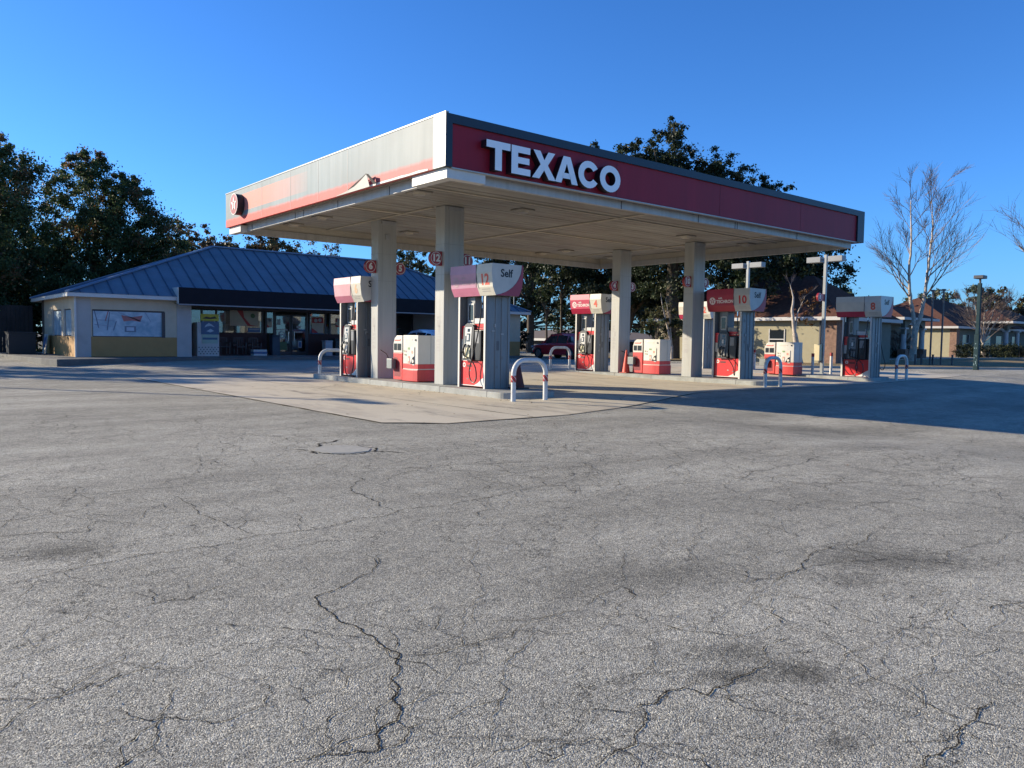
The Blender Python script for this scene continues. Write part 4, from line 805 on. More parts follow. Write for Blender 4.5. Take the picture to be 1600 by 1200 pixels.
# ------------------------------------------------------------------ cars
def car(lab, x, y, L, W, Hc, paint, rz=0, suv=True):
    z0 = g(x, y); P = empty('parked_car', (x, y, z0), lab, 'car', 'cars parked at the store', rz)
    # x across, y along; nose at +y
    h = Hc; st = [  # y, z low, z shoulder, half width
        (-.5, .42, .62, .80), (-.49, .34, .90, .88), (-.46, .28, 1.0, .94), (-.30, .26, 1.02, .98), (0, .26, .99, 1.0), (.22, .26, .97, .99), (.34, .27, .93, .97), (.44, .28, .86, .92), (.485, .34, .76, .84), (.5, .42, .62, .74)]
    sc = h/1.68; ring = []
    for (t_, zl, zs, hw) in st:
        w_ = W/2*hw; zl *= sc; zs *= sc; yy_ = t_*L
        ring.append([(-w_*.9, yy_, zl), (-w_, yy_, zl+.12), (-w_*1.0, yy_, (zl+zs)/2), (-w_*.97, yy_, zs-.06), (-w_*.88, yy_, zs), (0, yy_, zs+.03), (w_*.88, yy_, zs), (w_*.97, yy_, zs-.06), (w_, yy_, (zl+zs)/2), (w_, yy_, zl+.12), (w_*.9, yy_, zl)])
    k = len(ring[0]); vs = [p for r0 in ring for p in r0]
    fs = [(i*k+j, i*k+(j+1) % k, (i+1)*k+(j+1) % k, (i+1)*k+j) for i in range(len(ring)-1) for j in range(k)]+[tuple(range(k))[::-1], tuple(range((len(ring)-1)*k, len(ring)*k))]
    body = MB().add(vs, fs).build('body', paint, P, smooth=True)
    # greenhouse
    gs_ = [(-.475, .98, 1.02, .80, .78), (-.42, .97, 1.48, .86, .68), (-.30, .97, 1.63, .88, .70), (-.05, .97, 1.68, .88, .71), (.12, .96, 1.60, .88, .69), (.30, .93, .98, .84, .80)]
    ring = []
    for (t_, zb_, zt_, wb, wt_) in gs_:
        yy_ = t_*L; ring.append([(-W/2*wb, yy_, zb_*sc), (-W/2*wt_, yy_, zt_*sc-.05*(zt_ > 1.1)), (-W/2*wt_*.85, yy_, zt_*sc), (W/2*wt_*.85, yy_, zt_*sc), (W/2*wt_, yy_, zt_*sc-.05*(zt_ > 1.1)), (W/2*wb, yy_, zb_*sc)])
    k = 6; vs = [p for r0 in ring for p in r0]
    fs = [(i*k+j, i*k+(j+1) % k, (i+1)*k+(j+1) % k, (i+1)*k+j) for i in range(5) for j in range(k)]+[tuple(range(k))[::-1], tuple(range(5*k, 6*k))]
    MB().add(vs, fs).build('roof', paint, P, smooth=True)
    # side glass, slightly proud
    def side(t_, f_, s_):                                          # interpolate on greenhouse side
        for a, b_ in zip(gs_, gs_[1:]):
            if a[0] <= t_ <= b_[0]:
                u = (t_-a[0])/(b_[0]-a[0]); zb_, zt_, wb, wt_ = [a[i]+(b_[i]-a[i])*u for i in (1, 2, 3, 4)]
                return (s_*(W/2*(wb+(wt_-wb)*f_)+.006), t_*L, sc*(zb_+(zt_-.05-zb_)*f_))
    for s_ in (-1, 1):
        for ta, tb, lo_, hi in ((-.44, -.24, .15, .80), (-.225, -.04, .08, .84), (-.025, .20, .08, .84)):
            m_ = MB(); N = 5; vv = []
            for i in range(N+1):
                t_ = ta+(tb-ta)*i/N; l_ = lo_; h_ = hi if not (ta < -.4 and i == 0) else .45
                if tb > .15 and i >= N-1: h_ = hi if i < N else .86
                vv += [side(t_, l_, s_), side(t_, h_, s_)]
            m_.add(vv, [(2*i, 2*i+1, 2*i+3, 2*i+2) for i in range(N)]).build('side_window', glassd, P)
    def gl(t0, t1, a, b_, nm):
        A = side(t0, a, -1); B = side(t1, b_, -1)
        m_ = MB().add([(-abs(A[0])+.07, A[1], A[2]+.02), (abs(A[0])-.07, A[1], A[2]+.02), (abs(B[0])-.06, B[1], B[2]+.055), (-abs(B[0])+.06, B[1], B[2]+.055)], [(0, 1, 2, 3)]).build(nm, glassd, P)
    gl(.285, .13, .1, .96, 'windscreen'); gl(-.474, -.425, .1, .9, 'rear_window')
    for s_ in (-1, 1):
        for yy_ in (-.31*L, .32*L):
            wh = MB().cyl((s_*(W/2-.20), yy_, .34), (s_*(W/2+.005), yy_, .34), .345, None, 24).build('wheel', tyre, P, smooth=True)
            m_ = MB().cyl((s_*(W/2-.0), yy_, .34), (s_*(W/2+.015), yy_, .34), .22, .21, 20)
            m_.build('rim', mat('alloy', (.35, .36, .37), .3, metal=.8, var=.1), wh, smooth=True)
        MB().box(s_*W/2*.80-.10, s_*W/2*.80+.10, L*.46, L*.493, .70*sc, .82*sc).build('headlight', mat('headlight', (.6, .6, .6), .1, var=0), P, bevel=.02)
        MB().box(s_*W/2*.86-.09, s_*W/2*.86+.09, -L*.497, -L*.44, .78*sc, .99*sc).build('tail_light', mat('tail_red', (.4, .01, .01), .2, var=0), P, bevel=.02)
        MB().box(s_*(W/2+.02)-.09, s_*(W/2+.02)+.09, .19*L, .225*L, 1.0*sc, 1.12*sc).build('mirror', paint, P, bevel=.02)
    MB().box(-W/2*.9, W/2*.9, -L*.495, L*.495, .24, .36).build('underbody', black, P, bevel=.03)
    return P
car('dark red SUV parked in shade right of the store, behind the rear pipe guard', 33.55, 35.5, 4.55, 1.82, 1.60, mat('paint_red', (.46, .012, .025), .25, var=0, coat=.6))
car('silver white car parked at the store, showing above the front service stand', 21.9, 33.4, 4.4, 1.8, 1.60, mat('paint_silver', (.45, .50, .55), .25, var=0, coat=.6, metal=.3))

# ------------------------------------------------------------------ store
ST = empty('store', (19.4, 41.9, .35), 'low cream convenience store with blue metal hip roof and dark front fascia', 'store')
wcream = mat('wall_cream', (.56, .46, .33), .85, var=.06, dirt=.18, bump=.2); wpil = mat('pilaster_grey', (.44, .41, .38), .8, var=.06, dirt=.15, bump=.2)
woch = mat('wainscot_ochre', (.42, .235, .085), .8, var=.08, bump=.2)
tr_w = mat('eave_white', (.62, .60, .56), .5, var=.05); frm = mat('window_frame_dark', (.03, .035, .045), .4, var=.1)
glm = D.materials.new('store_glass'); glm.use_nodes = True; n, l, b = stdnodes(glm)
gl1 = nd(n, 'ShaderNodeBsdfGlossy', Roughness=.02); gl1.inputs['Color'].default_value = (.9, .95, 1, 1); tr = n.new('ShaderNodeBsdfTransparent'); tr.inputs['Color'].default_value = (.75, .80, .82, 1)
fr = nd(n, 'ShaderNodeFresnel', IOR=1.5); ms = n.new('ShaderNodeMixShader'); ad = nd(n, 'ShaderNodeMath', operation='MULTIPLY_ADD'); ad.inputs[1].default_value = 1.0; ad.inputs[2].default_value = .05
l.new(fr.outputs[0], ad.inputs[0]); l.new(ad.outputs[0], ms.inputs[0]); l.new(tr.outputs[0], ms.inputs[1]); l.new(gl1.outputs[0], ms.inputs[2]); l.new(ms.outputs[0], n['Material Output'].inputs[0])
def W(*bx, m=wcream, nm='wall', par=ST, bev=0, lab=None):
    mb = MB()
    for q in bx: mb.box(*q)
    return mb.build(nm, m, par, world=True, bevel=bev, label=lab)
XL, XR, YF, YB, YR, zf, zt = 6.85, 31.6, 37.5, 46.0, 40.2, .35, 2.98
# front left block: wall with window hole
W((7.4, 7.46, YF, YF+.2, 1.22, zt), (10.42, 10.95, YF, YF+.2, 1.22, zt), (7.46, 10.42, YF, YF+.2, 2.40, zt), m=wcream)
W((7.4, 10.95, YF-.003, YF+.2, zf, 1.218), m=woch, nm='wainscot')
W((XL, 7.4, YF-.02, YF+.2, .20, zt), m=wpil, nm='pilaster'); W((10.95, 11.6, YF-.02, YF+.2, .20, zt), m=wpil, nm='pilaster')
W((11.4, 11.6, YF+.2, YR, zf, zt), m=wcream)
# left side wall with two windows
for a in ((XL, XL+.2, YF+.2, 38.45, 1.22, zt), (XL, XL+.2, 40.15, 40.75, 1.22, zt), (XL, XL+.2, 43.0, 45.3, 1.22, zt), (XL, XL+.2, 38.45, 40.15, 2.43, zt), (XL, XL+.2, 40.75, 43.0, 2.43, zt)): W(a)
W((XL-.006, XL+.2, YF+.2, 45.3, .2, 1.218), m=woch, nm='wainscot')
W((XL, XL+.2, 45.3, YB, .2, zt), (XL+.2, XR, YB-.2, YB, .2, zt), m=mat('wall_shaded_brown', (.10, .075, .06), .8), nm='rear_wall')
W((XR-.2, XR, YF+.2, YB-.2, .2, zt))
# right block
W((25.6, 27.2, YF, YF+.2, 1.22, zt), (29.6, 31.6, YF, YF+.2, 1.22, zt), (27.2, 29.6, YF, YF+.2, 2.40, zt), m=wcream)
W((25.6, 31.6, YF-.003, YF+.2, .2, 1.218), m=woch, nm='wainscot')
W((25.4, 25.6, YF, YR, .2, zt), m=wpil, nm='pilaster')
# storefront (recessed)
fx0 = 11.6
wine = mat('wall_dark_wine', (.05, .022, .022), .7)
W((fx0, 16.3, YR, YR+.12, zf, 1.50), (18.62, 25.4, YR, YR+.12, zf, 1.50), m=wine, nm='stall_wall')
W((fx0, 25.4, YR-.01, YR+.12, 2.66, zt), m=frm, nm='storefront_header')
fl = []
for x in (fx0, 12.9, 13.62, 16.02, 16.22, 16.66, 18.55, 18.68, 19.62, 19.9, 21.4, 22.9, 24.2, 25.3): fl.append((x, x+.09, YR-.012, YR+.10, 1.50 if not 16.6 < x < 18.6 else zf, 2.66))
for q in fl: W(q, m=frm, nm='mullion')
for x0, x1 in ((11.69, 12.9), (12.99, 13.62), (13.71, 16.02), (16.31, 16.66), (18.77, 19.62), (19.99, 21.4), (21.49, 22.9), (22.99, 24.2), (24.29, 25.3)):
    W((x0, x1, YR+.02, YR+.035, 1.5, 2.66), m=glm, nm='window_pane')
for k, (x0, x1) in enumerate(((16.76, 17.63), (17.67, 18.54))):
    d_ = W((x0, x0+.07, YR-.01, YR+.05, .37, 2.5), (x1-.07, x1, YR-.01, YR+.05, .37, 2.5), (x0+.07, x1-.07, YR-.01, YR+.05, .37, .52), (x0+.07, x1-.07, YR-.01, YR+.05, 2.42, 2.5), m=frm, nm='door')
    W((x0+.07, x1-.07, YR+.01, YR+.02, .52, 2.42), m=glm, nm='door_pane', par=d_)
    hx = x1-.16 if k == 0 else x0+.12
    W((hx, hx+.03, YR-.07, YR-.045, 1.1, 1.6), m=chrome, nm='door_handle', par=d_)
    mb = MB()
    pm_ = [mat('p_white', (.42, .42, .42), .6), mat('p_red', (.40, .03, .03), .5), mat('p_yellow', (.50, .40, .05), .5), mat('p_green', (.08, .16, .06), .5), mat('p_blue', (.05, .13, .26), .5), mat('p_cream', (.46, .40, .30), .5)]
    if k == 0: mb.decal(rect2d(.12, .30, 1.95, 2.25), lambda a, b_: (x0+a, YR-.002, b_), 0).decal(rect2d(.1, .7, 1.66, 1.72), lambda a, b_: (x0+a, YR-.002, b_), 0).decal(ring2d(.38, 1.42, .14, .21), lambda a, b_: (x0+a, YR-.002, b_), 0).decal(rect2d(.22, .54, 1.38, 1.46), lambda a, b_: (x0+a, YR-.002, b_), 0).decal(rect2d(.10, .66, .60, 1.05), lambda a, b_: (x0+a, YR-.002, b_), 3)
    else: mb.decal(rect2d(.30, .55, 1.80, 1.92), lambda a, b_: (x0+a, YR-.002, b_), 0).decal(rect2d(.2, .64, 1.55, 1.62), lambda a, b_: (x0+a, YR-.002, b_), 0).decal(rect2d(.38, .60, .72, 1.12), lambda a, b_: (x0+a, YR-.002, b_), 0).decal(rect2d(.42, .56, .78, 1.04), lambda a, b_: (x0+a, YR-.004, b_), 4)
    mb.build('door_stickers', pm_, d_, world=True)
def poster(x0, x1, z0, z1, sty):
    mb = MB(); F_ = lambda a, b_: (a, YR+.005, b_); F2 = lambda a, b_: (a, YR+.002, b_); F3 = lambda a, b_: (a, YR-.001, b_)
    w_, h_ = x1-x0, z1-z0
    if sty == 0:
        mb.decal(rect2d(x0, x1, z0, z1), F_, 1).decal(([(x0, z0), (x0, z1), (x0+.25*w_, z1), (x0+.62*w_, z0)], [(0, 1, 2, 3)]), F2, 5)
        mb.decal(([(x0+.45*w_, z1), (x0+.5*w_, z0+.55*h_), (x0+.72*w_, z0+.08*h_), (x1, z0), (x1, z1)], [(0, 1, 2, 3, 4)]), F3, 5).decal(disc2d(x0+.8*w_, z0+.68*h_, .12), lambda a, b_: (a, YR-.003, b_), 3)
    elif sty == 1:
        mb.decal(rect2d(x0, x1, z0, z1), F_, 5).decal(rect2d(x0, x1, z0+.6*h_, z1-.06*h_), F2, 1).decal(([(x0, z0), (x0, z0+.3*h_), (x0+.5*w_, z0+.05*h_), (x0+.5*w_, z0)], [(0, 1, 2, 3)]), F2, 1).decal(disc2d(x0+.35*w_, z0+.75*h_, .1), F3, 0).decal(disc2d(x0+.7*w_, z0+.78*h_, .1), F3, 0)
    else:
        mb.decal(rect2d(x0, x1, z0, z1), F_, sty)
        mb.decal(rect2d(x0+.1*w_, x1-.1*w_, z0+.55*h_, z0+.8*h_), F2, 0)
    mb.build('window_poster', pm_, ST, world=True)
poster(14.35, 15.85, 1.85, 2.64, 0); poster(18.85, 19.55, 1.56, 2.46, 1); poster(20.3, 20.8, 1.9, 2.4, 1); poster(13.05, 13.55, 1.6, 2.3, 2 if False else 5); poster(16.33, 16.6, 1.8, 2.3, 1); poster(15.3, 15.95, 1.53, 1.76, 0 if False else 4); poster(21.6, 22.3, 1.7, 2.5, 5)
# interior
W((fx0, 25.4, YR+3.2, YR+3.3, zf, 2.9), m=mat('interior_wall', (.20, .19, .17), .8), nm='interior_wall')
W((XL+.2, XR-.2, YF+.3, YB-.2, zf-.1, zf), m=mat('floor_tile', (.25, .24, .22), .4), nm='floor')
for k, (xa, xb) in enumerate(((12.0, 14.6), (15.0, 16.3), (19.2, 21.6), (22.2, 25.0))):
    sh = W((xa, xb, YR+1.0, YR+1.05, zf, 1.95), *[(xa, xb, YR+.7, YR+1.0, z, z+.03) for z in (.7, 1.1, 1.5, 1.9)], m=mat('shelf_metal', (.35, .35, .33), .5), nm='shelf')
    mb = MB(); r = random.Random(k)
    for z in (.73, 1.13, 1.53, 1.93):
        x = xa+.05
        while x < xb-.2:
            w_ = r.uniform(.08, .22); mb.box(x, x+w_, YR+.74, YR+.95, z, z+r.uniform(.14, .32), r.randrange(6)); x += w_+.02
    mb.build('goods', pm_, sh, world=True)
# banner window
def wind(bx, nm='window'):
    return W(bx, m=frm, nm=nm)
ban = D.materials.new('window_banner'); ban.use_nodes = True; n, l, b = stdnodes(ban)
geo = n.new('ShaderNodeNewGeometry'); t = nd(n, 'ShaderNodeTexNoise', Scale=1.7, Detail=5.0, Roughness=.6, Distortion=.6); l.new(geo.outputs['Position'], t.inputs['Vector'])
rr = n.new('ShaderNodeValToRGB'); e = rr.color_ramp.elements; e[0].position = .36; e[0].color = (.22, .35, .44, 1); e[1].position = .62; e[1].color = (.47, .57, .62, 1); l.new(t.outputs['Fac'], rr.inputs[0]); l.new(rr.outputs[0], b.inputs['Base Color']); b.inputs['Roughness'].default_value = .35
o = wind((7.46, 10.42, YF+.05, YF+.10, 1.218, 2.40))
mb = MB(); F_ = lambda a, b_: (a, YF+.046, b_); F2 = lambda a, b_: (a, YF+.043, b_); F3 = lambda a, b_: (a, YF+.04, b_)
mb.decal(rect2d(7.50, 10.36, 1.25, 2.33), F_, 0)
mb.decal(([(8.62, 2.18), (9.05, 2.10), (9.50, 2.18), (9.40, 1.90), (9.05, 1.95), (8.72, 1.90)], [(0, 1, 2, 3, 4, 5)]), F2, 1).decal(rect2d(8.75, 9.22, 1.44, 1.70), F2, 2).decal(rect2d(8.83, 9.14, 1.49, 1.65), F3, 3)
for p0, p1, k_ in [((7.56, 2.33), (7.72, 1.6), 2), ((8.10, 2.33), (7.98, 1.9), 1), ((8.16, 2.3), (8.05, 1.5), 2), ((8.42, 1.9), (8.30, 1.5), 2), ((7.55, 1.75), (8.2, 1.68), 4), ((7.6, 1.95), (8.35, 1.92), 4), ((9.60, 2.33), (9.85, 1.9), 4), ((8.5, 2.3), (9.6, 1.85), 4)]:
    dx, dz = p1[0]-p0[0], p1[1]-p0[1]; L = math.hypot(dx, dz); nx, nz_ = -dz/L*.02, dx/L*.02
    mb.decal(([(p0[0]+nx, p0[1]+nz_), (p1[0]+nx, p1[1]+nz_), (p1[0]-nx, p1[1]-nz_), (p0[0]-nx, p0[1]-nz_)], [(0, 1, 2, 3)]), F2, k_)
mb.build('banner', [ban, mat('banner_red', (.38, .13, .13), .4), mat('banner_ink', (.14, .18, .25), .4), mat('banner_pale', (.42, .50, .58), .4), mat('banner_mid', (.26, .33, .42), .4)], o, world=True)
W((10.30, 10.44, YF-.012, YF-.004, 1.2, 2.36), m=frm, nm='frame_edge', par=o)
for y0, y1 in ((38.45, 40.15), (40.75, 43.0)):
    o = wind((XL+.08, XL+.12, y0, y1, 1.218, 2.43))
    W((XL+.06, XL+.075, y0+.35, y1-.05, 1.26, 2.38), m=ban, nm='pane', par=o)
    W((XL-.01, XL+.08, y0, y0+.07, 1.22, 2.43), (XL-.01, XL+.08, y1-.07, y1, 1.22, 2.43), m=wpil, nm='reveal', par=o)
o = wind((27.2, 29.6, YF+.05, YF+.10, 1.218, 2.40)); W((27.26, 29.54, YF+.035, YF+.045, 1.25, 2.36), m=glassd, nm='pane', par=o)
# eave, roof
EX0, EX1, EY0, EY1, ez0, ez1 = 6.45, 32.1, 37.08, 46.5, 2.90, 3.07
W((EX0, 10.84, EY0, EY0+.04, ez0, ez1), (27.6, EX1, EY0, EY0+.04, ez0, ez1), (EX0, EX0+.04, EY0+.04, EY1, ez0, ez1), (EX1-.04, EX1, EY0+.04, EY1, ez0, ez1), (EX0, EX1, EY1-.04, EY1, ez0, ez1), m=tr_w, nm='eave_gutter', bev=.01)
W((EX0+.04, EX1-.04, EY0+.04, EY1-.04, 2.985, 3.01), m=mat('eave_soffit', (.42, .38, .33), .7), nm='eave_soffit')
W((EX0+.32, EX0+.39, YF-.10, YF-.03, .3, 2.9), m=tr_w, nm='downpipe')
roof_m = mat('roof_blue_metal', (.15, .19, .225), .55, metal=.05, var=.2, scale=.5, spec=.3, dirt=.15)
A1 = (14.1, 42.0, 5.98); A2 = (24.6, 42.0, 5.98)
c1, c2, c3, c4 = (EX0-.02, EY0-.02, 3.07), (EX1+.02, EY0-.02, 3.07), (EX1+.02, EY1+.02, 3.07), (EX0-.02, EY1+.02, 3.07)
rf = MB().add([c1, c2, c3, c4, A1, A2], [(0, 1, 5, 4), (1, 2, 5), (2, 3, 4, 5), (3, 0, 4), (0, 3, 2, 1)]).build('roof', roof_m, ST, world=True)
mb = MB(); seam_m = mat('roof_seam_blue', (.06, .10, .16), .5, metal=.1, var=.1)
def lerp(a, b_, t_): return tuple(a[i]+(b_[i]-a[i])*t_ for i in range(3))
def seam(p, q, nrm, h=.045, w_=.028):
    p = Vector(p); q = Vector(q); d_ = (q-p).normalized(); s_ = d_.cross(nrm)*w_*.5; up_ = nrm*h
    if (q-p).length < .1: return
    vs = [p-s_, p+s_, q+s_, q-s_, p-s_+up_, p+s_+up_, q+s_+up_, q-s_+up_]
    mb.add(vs, [(4, 5, 6, 7), (0, 1, 5, 4), (1, 2, 6, 5), (2, 3, 7, 6), (3, 0, 4, 7)])
nf = (Vector(c2)-Vector(c1)).cross(Vector(A1)-Vector(c1)).normalized(); nb = (Vector(c4)-Vector(c3)).cross(Vector(A2)-Vector(c3)).normalized()
nl = (Vector(c1)-Vector(c4)).cross(Vector(A1)-Vector(c4)).normalized(); nr = (Vector(c3)-Vector(c2)).cross(Vector(A2)-Vector(c2)).normalized()
x = EX0+.5
while x < EX1-.2:
    t_ = 1.0
    if x < A1[0]: t_ = (x-c1[0])/(A1[0]-c1[0])
    if x > A2[0]: t_ = (c2[0]-x)/(c2[0]-A2[0])
    yt = c1[1]+(A1[1]-c1[1])*t_; zt_ = c1[2]+(A1[2]-c1[2])*t_
    seam((x, c1[1], c1[2]), (x, yt, zt_), nf); x += .62
y = EY0+.5
while y < EY1-.2:
    t_ = (y-c1[1])/(A1[1]-c1[1]) if y < A1[1] else (c4[1]-y)/(c4[1]-A1[1])
    for (cc, AA, nn) in ((c1, A1, nl), (c2, A2, nr)): seam((cc[0], y, c1[2]), (cc[0]+(AA[0]-cc[0])*t_, y, c1[2]+(AA[2]-c1[2])*t_), nn)
    y += .62
mb.build('standing_seam', seam_m, rf, world=True)
mb = MB()
for p, q in ((c1, A1), (c2, A2), (c3, A2), (c4, A1), (A1, A2)): seam(p, q, Vector((0, 0, 1)), .07, .20)
mb.build('hip_cap', mat('hip_cap_blue', (.13, .20, .29), .5, metal=.1), rf, world=True)
# dark fascia band with white end cap
fas = D.materials
fb = W((10.86, 27.5, 36.86, 36.92, 2.76, 3.50), m=mat('fascia_dark', (.010, .012, .018), .6, var=.15, spec=.15), nm='fascia_band')
W((10.86, 27.5, 36.84, 37.0, 2.70, 2.757), m=mat('fascia_strip', (.25, .25, .25), .5), nm='fascia_strip', par=fb)
for x0, x1 in ((10.84, 10.858), (27.502, 27.52)): MB().prism([(36.86, 2.76), (36.86, 3.50), (38.0, 3.50), (37.15, 3.0), (37.1, 2.76)], x0, x1, 'x').build('fascia_end_cap', white, fb, world=True)
W((10.86, 27.5, 36.92, YR, 2.77, 2.80), m=mat('porch_ceiling', (.16, .15, .14), .7), nm='porch_ceiling')
W((10.86, 27.5, 36.93, 37.9, 3.47, 3.495), m=navy, nm='fascia_top')
mb = MB()
for x in (12.6, 15.2, 17.8, 20.4, 23.0): mb.cyl((x, 38.4, 2.74), (x, 38.4, 2.77), .10, None, 14)
mb.build('porch_lamp', white, ST, world=True)
# sidewalk
sw = MB(); pl = [(5.6, 34.4), (6.3, 34.75), (11.7, 36.4), (12.2, 36.45), (32.2, 36.45), (32.2, 47.5), (4.4, 47.5), (4.9, 40), (5.3, 36)]
sw.prism(pl, .0, .335, 'z'); o = sw.build('pavement', mat('pavement_concrete', (.13, .13, .12), .9, var=.2, scale=3, bump=.3, dirt=.4), bevel=.02); tag(o, 'raised concrete pavement around the store', kind='structure')
# freezer and things in front of the store
FZ = empty('ice_freezer', (12.55, 38.4, .335), 'tall white merchandiser with blue picture panel and yellow topper beside the left pilaster', 'freezer')
MB().box(-.52, .52, -.35, .35, 0, 1.62).build('cabinet', mat('freezer_white', (.48, .47, .44), .5, dirt=.2), FZ, bevel=.02)
MB().box(-.34, .50, -.375, -.355, 1.05, 1.66, 0).box(-.30, .44, -.375, -.355, .62, 1.045, 1).box(-.28, .42, -.379, -.376, .80, .90, 0).build('picture_panel', [mat('panel_blue', (.03, .10, .20), .4), mat('panel_green', (.30, .42, .34), .5)], FZ)
MB().decal(([(-.18, 1.38), (-.12, 1.50), (.02, 1.60), (.16, 1.52), (.30, 1.40), (.22, 1.42), (.10, 1.46), (-.06, 1.44)], [tuple(range(8))]), lambda a, b_: (a, -.378, b_)).decal(([(-.10, 1.20), (.08, 1.15), (.26, 1.22), (.10, 1.32)], [(0, 1, 2, 3)]), lambda a, b_: (a, -.378, b_)).build('picture_shape', mat('panel_pale', (.40, .50, .55), .5), FZ)
MB().box(-.36, .50, -.37, -.30, 1.70, 2.02).build('topper', mat('topper_yellow', (.50, .46, .04), .5), FZ, bevel=.01)
MB().decal(([(-.28, 1.80), (-.1, 1.90), (.1, 1.86), (.30, 1.92), (.42, 1.82), (.1, 1.78)], [tuple(range(6))]), lambda a, b_: (a, -.373, b_)).build('topper_print', black, FZ)
mb = MB()
for j in range(4):
    for i in range(13):
        if (i+j) % 2: mb.decal(disc2d(-.44+i*.075, .13+j*.10, .03, 8), lambda a, b_: (a, -.353, b_))
mb.build('vent_dots', dgrey, FZ)
def bin_(lab, x, y, m_, w_, h, nm='trash_bin', cat='trash bin'):
    P = empty(nm, (x, y, .335), lab, cat)
    MB().box(-w_/2, w_/2, -w_/2, w_/2, 0, h).build('body', m_, P, bevel=.03)
    MB().box(-w_/2-.02, w_/2+.02, -w_/2-.02, w_/2+.02, h+.001, h+.07).build('lid', m_, P, bevel=.02)
    return P
bin_('pale grey trash bin right of the store doors', 19.0, 38.6, mat('bin_pale', (.42, .43, .44), .5), .42, .75)
bin_('dark green wheeled bin behind the pale trash bin right of the doors', 19.9, 39.0, mat('bin_dark', (.02, .04, .045), .5), .9, .85)
bin_('slim dark blue bin left of the store doors', 16.4, 39.4, mat('bin_blue', (.02, .05, .08), .5), .42, 1.0)
chm = mat('chair_metal', (.05, .05, .055), .4)
ch0 = None
def patio(x, y, lab):
    P = empty('patio_chair', (x, y, .335), lab, 'chair', 'patio chairs under the storefront window')
    MB().box(-.25, .25, -.25, .25, .42, .46).build('seat', chm, P, bevel=.01)
    mb = MB().box(-.25, -.21, .21, .25, .46, .92).box(.21, .25, .21, .25, .46, .92).box(-.25, .25, .21, .25, .88, .92)
    for i in range(4): mb.box(-.17+i*.1, -.14+i*.1, .22, .24, .46, .88)
    mb.build('backrest', chm, P)
    for a in (-.23, .21):
        for b_ in (-.23, .21): MB().box(a, a+.03, b_, b_+.03, 0, .42).build('leg', chm, P)
    MB().box(-.25, -.21, -.25, .22, .62, .66).box(.21, .25, -.25, .22, .62, .66).box(-.25, -.21, -.25, -.21, .46, .62).box(.21, .25, -.25, -.21, .46, .62).build('armrest', chm, P)
patio(13.75, 39.4, 'first dark patio chair right of the merchandiser'); patio(14.55, 39.35, 'second dark patio chair under the storefront window'); patio(15.35, 39.4, 'third dark patio chair, nearest the blue bin')
o = MB().box(-.35, .35, -.2, .2, 0, .32, 0).box(-.36, .36, -.21, .21, .10, .22, 1).build('drink_case', [paper, mat('case_blue', (.06, .12, .25), .5)], bevel=.02); o.location = (15.3, 38.75, .335); tag(o, 'blue and white drink case on the pavement before the chairs', 'drink case')
# left side: cabinet, sign, fence
AC = empty('utility_cabinet', (5.55, 43.2, .335), 'dark box shaped utility cabinet on the pavement left of the store', 'utility cabinet')
MB().box(-.55, .55, -.5, .5, 0, 1.0).build('casing', mat('cabinet_dark', (.02, .02, .022), .6), AC, bevel=.02)
MB().box(-.58, .58, -.53, .53, 1.001, 1.04).build('lid', mat('cabinet_lid', (.05, .05, .05), .6), AC, bevel=.01)
o = MB().box(-.02, .02, -.4, .4, 0, .95, 0).box(-.025, -.021, -.3, .3, .3, .8, 1).build('leaning_sign', [paper, mat('sign_blue', (.15, .25, .5), .5)], bevel=.005); o.location = (6.55, 43.6, .335); o.rotation_euler = (0, .12, 0); tag(o, 'pale sign board leaning on the left side wall of the store', 'sign board')
fm = mat('fence_wood_dark', (.028, .022, .02), .9, var=.3, bump=.4)
mb = MB()
for i in range(10): mb.box(4.6+i*.19, 4.6+i*.19+.18, 46.3, 46.33, .2, 2.7+rnd.uniform(-.02, .02))
FN = mb.build('wooden_fence', fm); tag(FN, 'dark wooden fence panel at the back left corner of the store', 'fence')
MB().box(4.5, 6.5, 46.34, 46.40, .6, .7).box(4.5, 6.5, 46.34, 46.40, 2.2, 2.3).build('rail', fm, FN)

# ------------------------------------------------------------------ trees
def leaf_m(name, c, tr_=.25):
    m = D.materials.new(name); m.use_nodes = True; n, l, b = stdnodes(m)
    geo = n.new('ShaderNodeNewGeometry'); t = nd(n, 'ShaderNodeTexNoise', Scale=1.1, Detail=4.0); l.new(geo.outputs['Position'], t.inputs['Vector'])
    ri = n.new('ShaderNodeMapRange'); ri.inputs['From Min'].default_value = .35; ri.inputs['From Max'].default_value = .65; ri.inputs['To Min'].default_value = .55; ri.inputs['To Max'].default_value = 1.5; l.new(t.outputs['Fac'], ri.inputs['Value'])
    mx = nd(n, 'ShaderNodeMix', data_type='RGBA', blend_type='MULTIPLY', Factor=1.0); mx.inputs['A'].default_value = (*c, 1); l.new(ri.outputs[0], mx.inputs['B'])
    l.new(mx.outputs['Result'], b.inputs['Base Color']); b.inputs['Roughness'].default_value = .55; b.inputs['Specular IOR Level'].default_value = .3
    ts = n.new('ShaderNodeBsdfTranslucent'); l.new(mx.outputs['Result'], ts.inputs['Color']); ms = nd(n, 'ShaderNodeMixShader', Fac=tr_)
    l.new(b.outputs[0], ms.inputs[1]); l.new(ts.outputs[0], ms.inputs[2]); l.new(ms.outputs[0], n['Material Output'].inputs[0]); return m
oakL = [leaf_m('oak_leaf', (.048, .078, .028), .35), leaf_m('oak_leaf_light', (.085, .115, .042), .4), leaf_m('oak_leaf_brown', (.17, .10, .045), .4)]
oakD = [leaf_m('live_oak_leaf', (.022, .035, .014)), leaf_m('live_oak_leaf_mid', (.04, .055, .022)), leaf_m('live_oak_leaf_pale', (.075, .085, .045))]
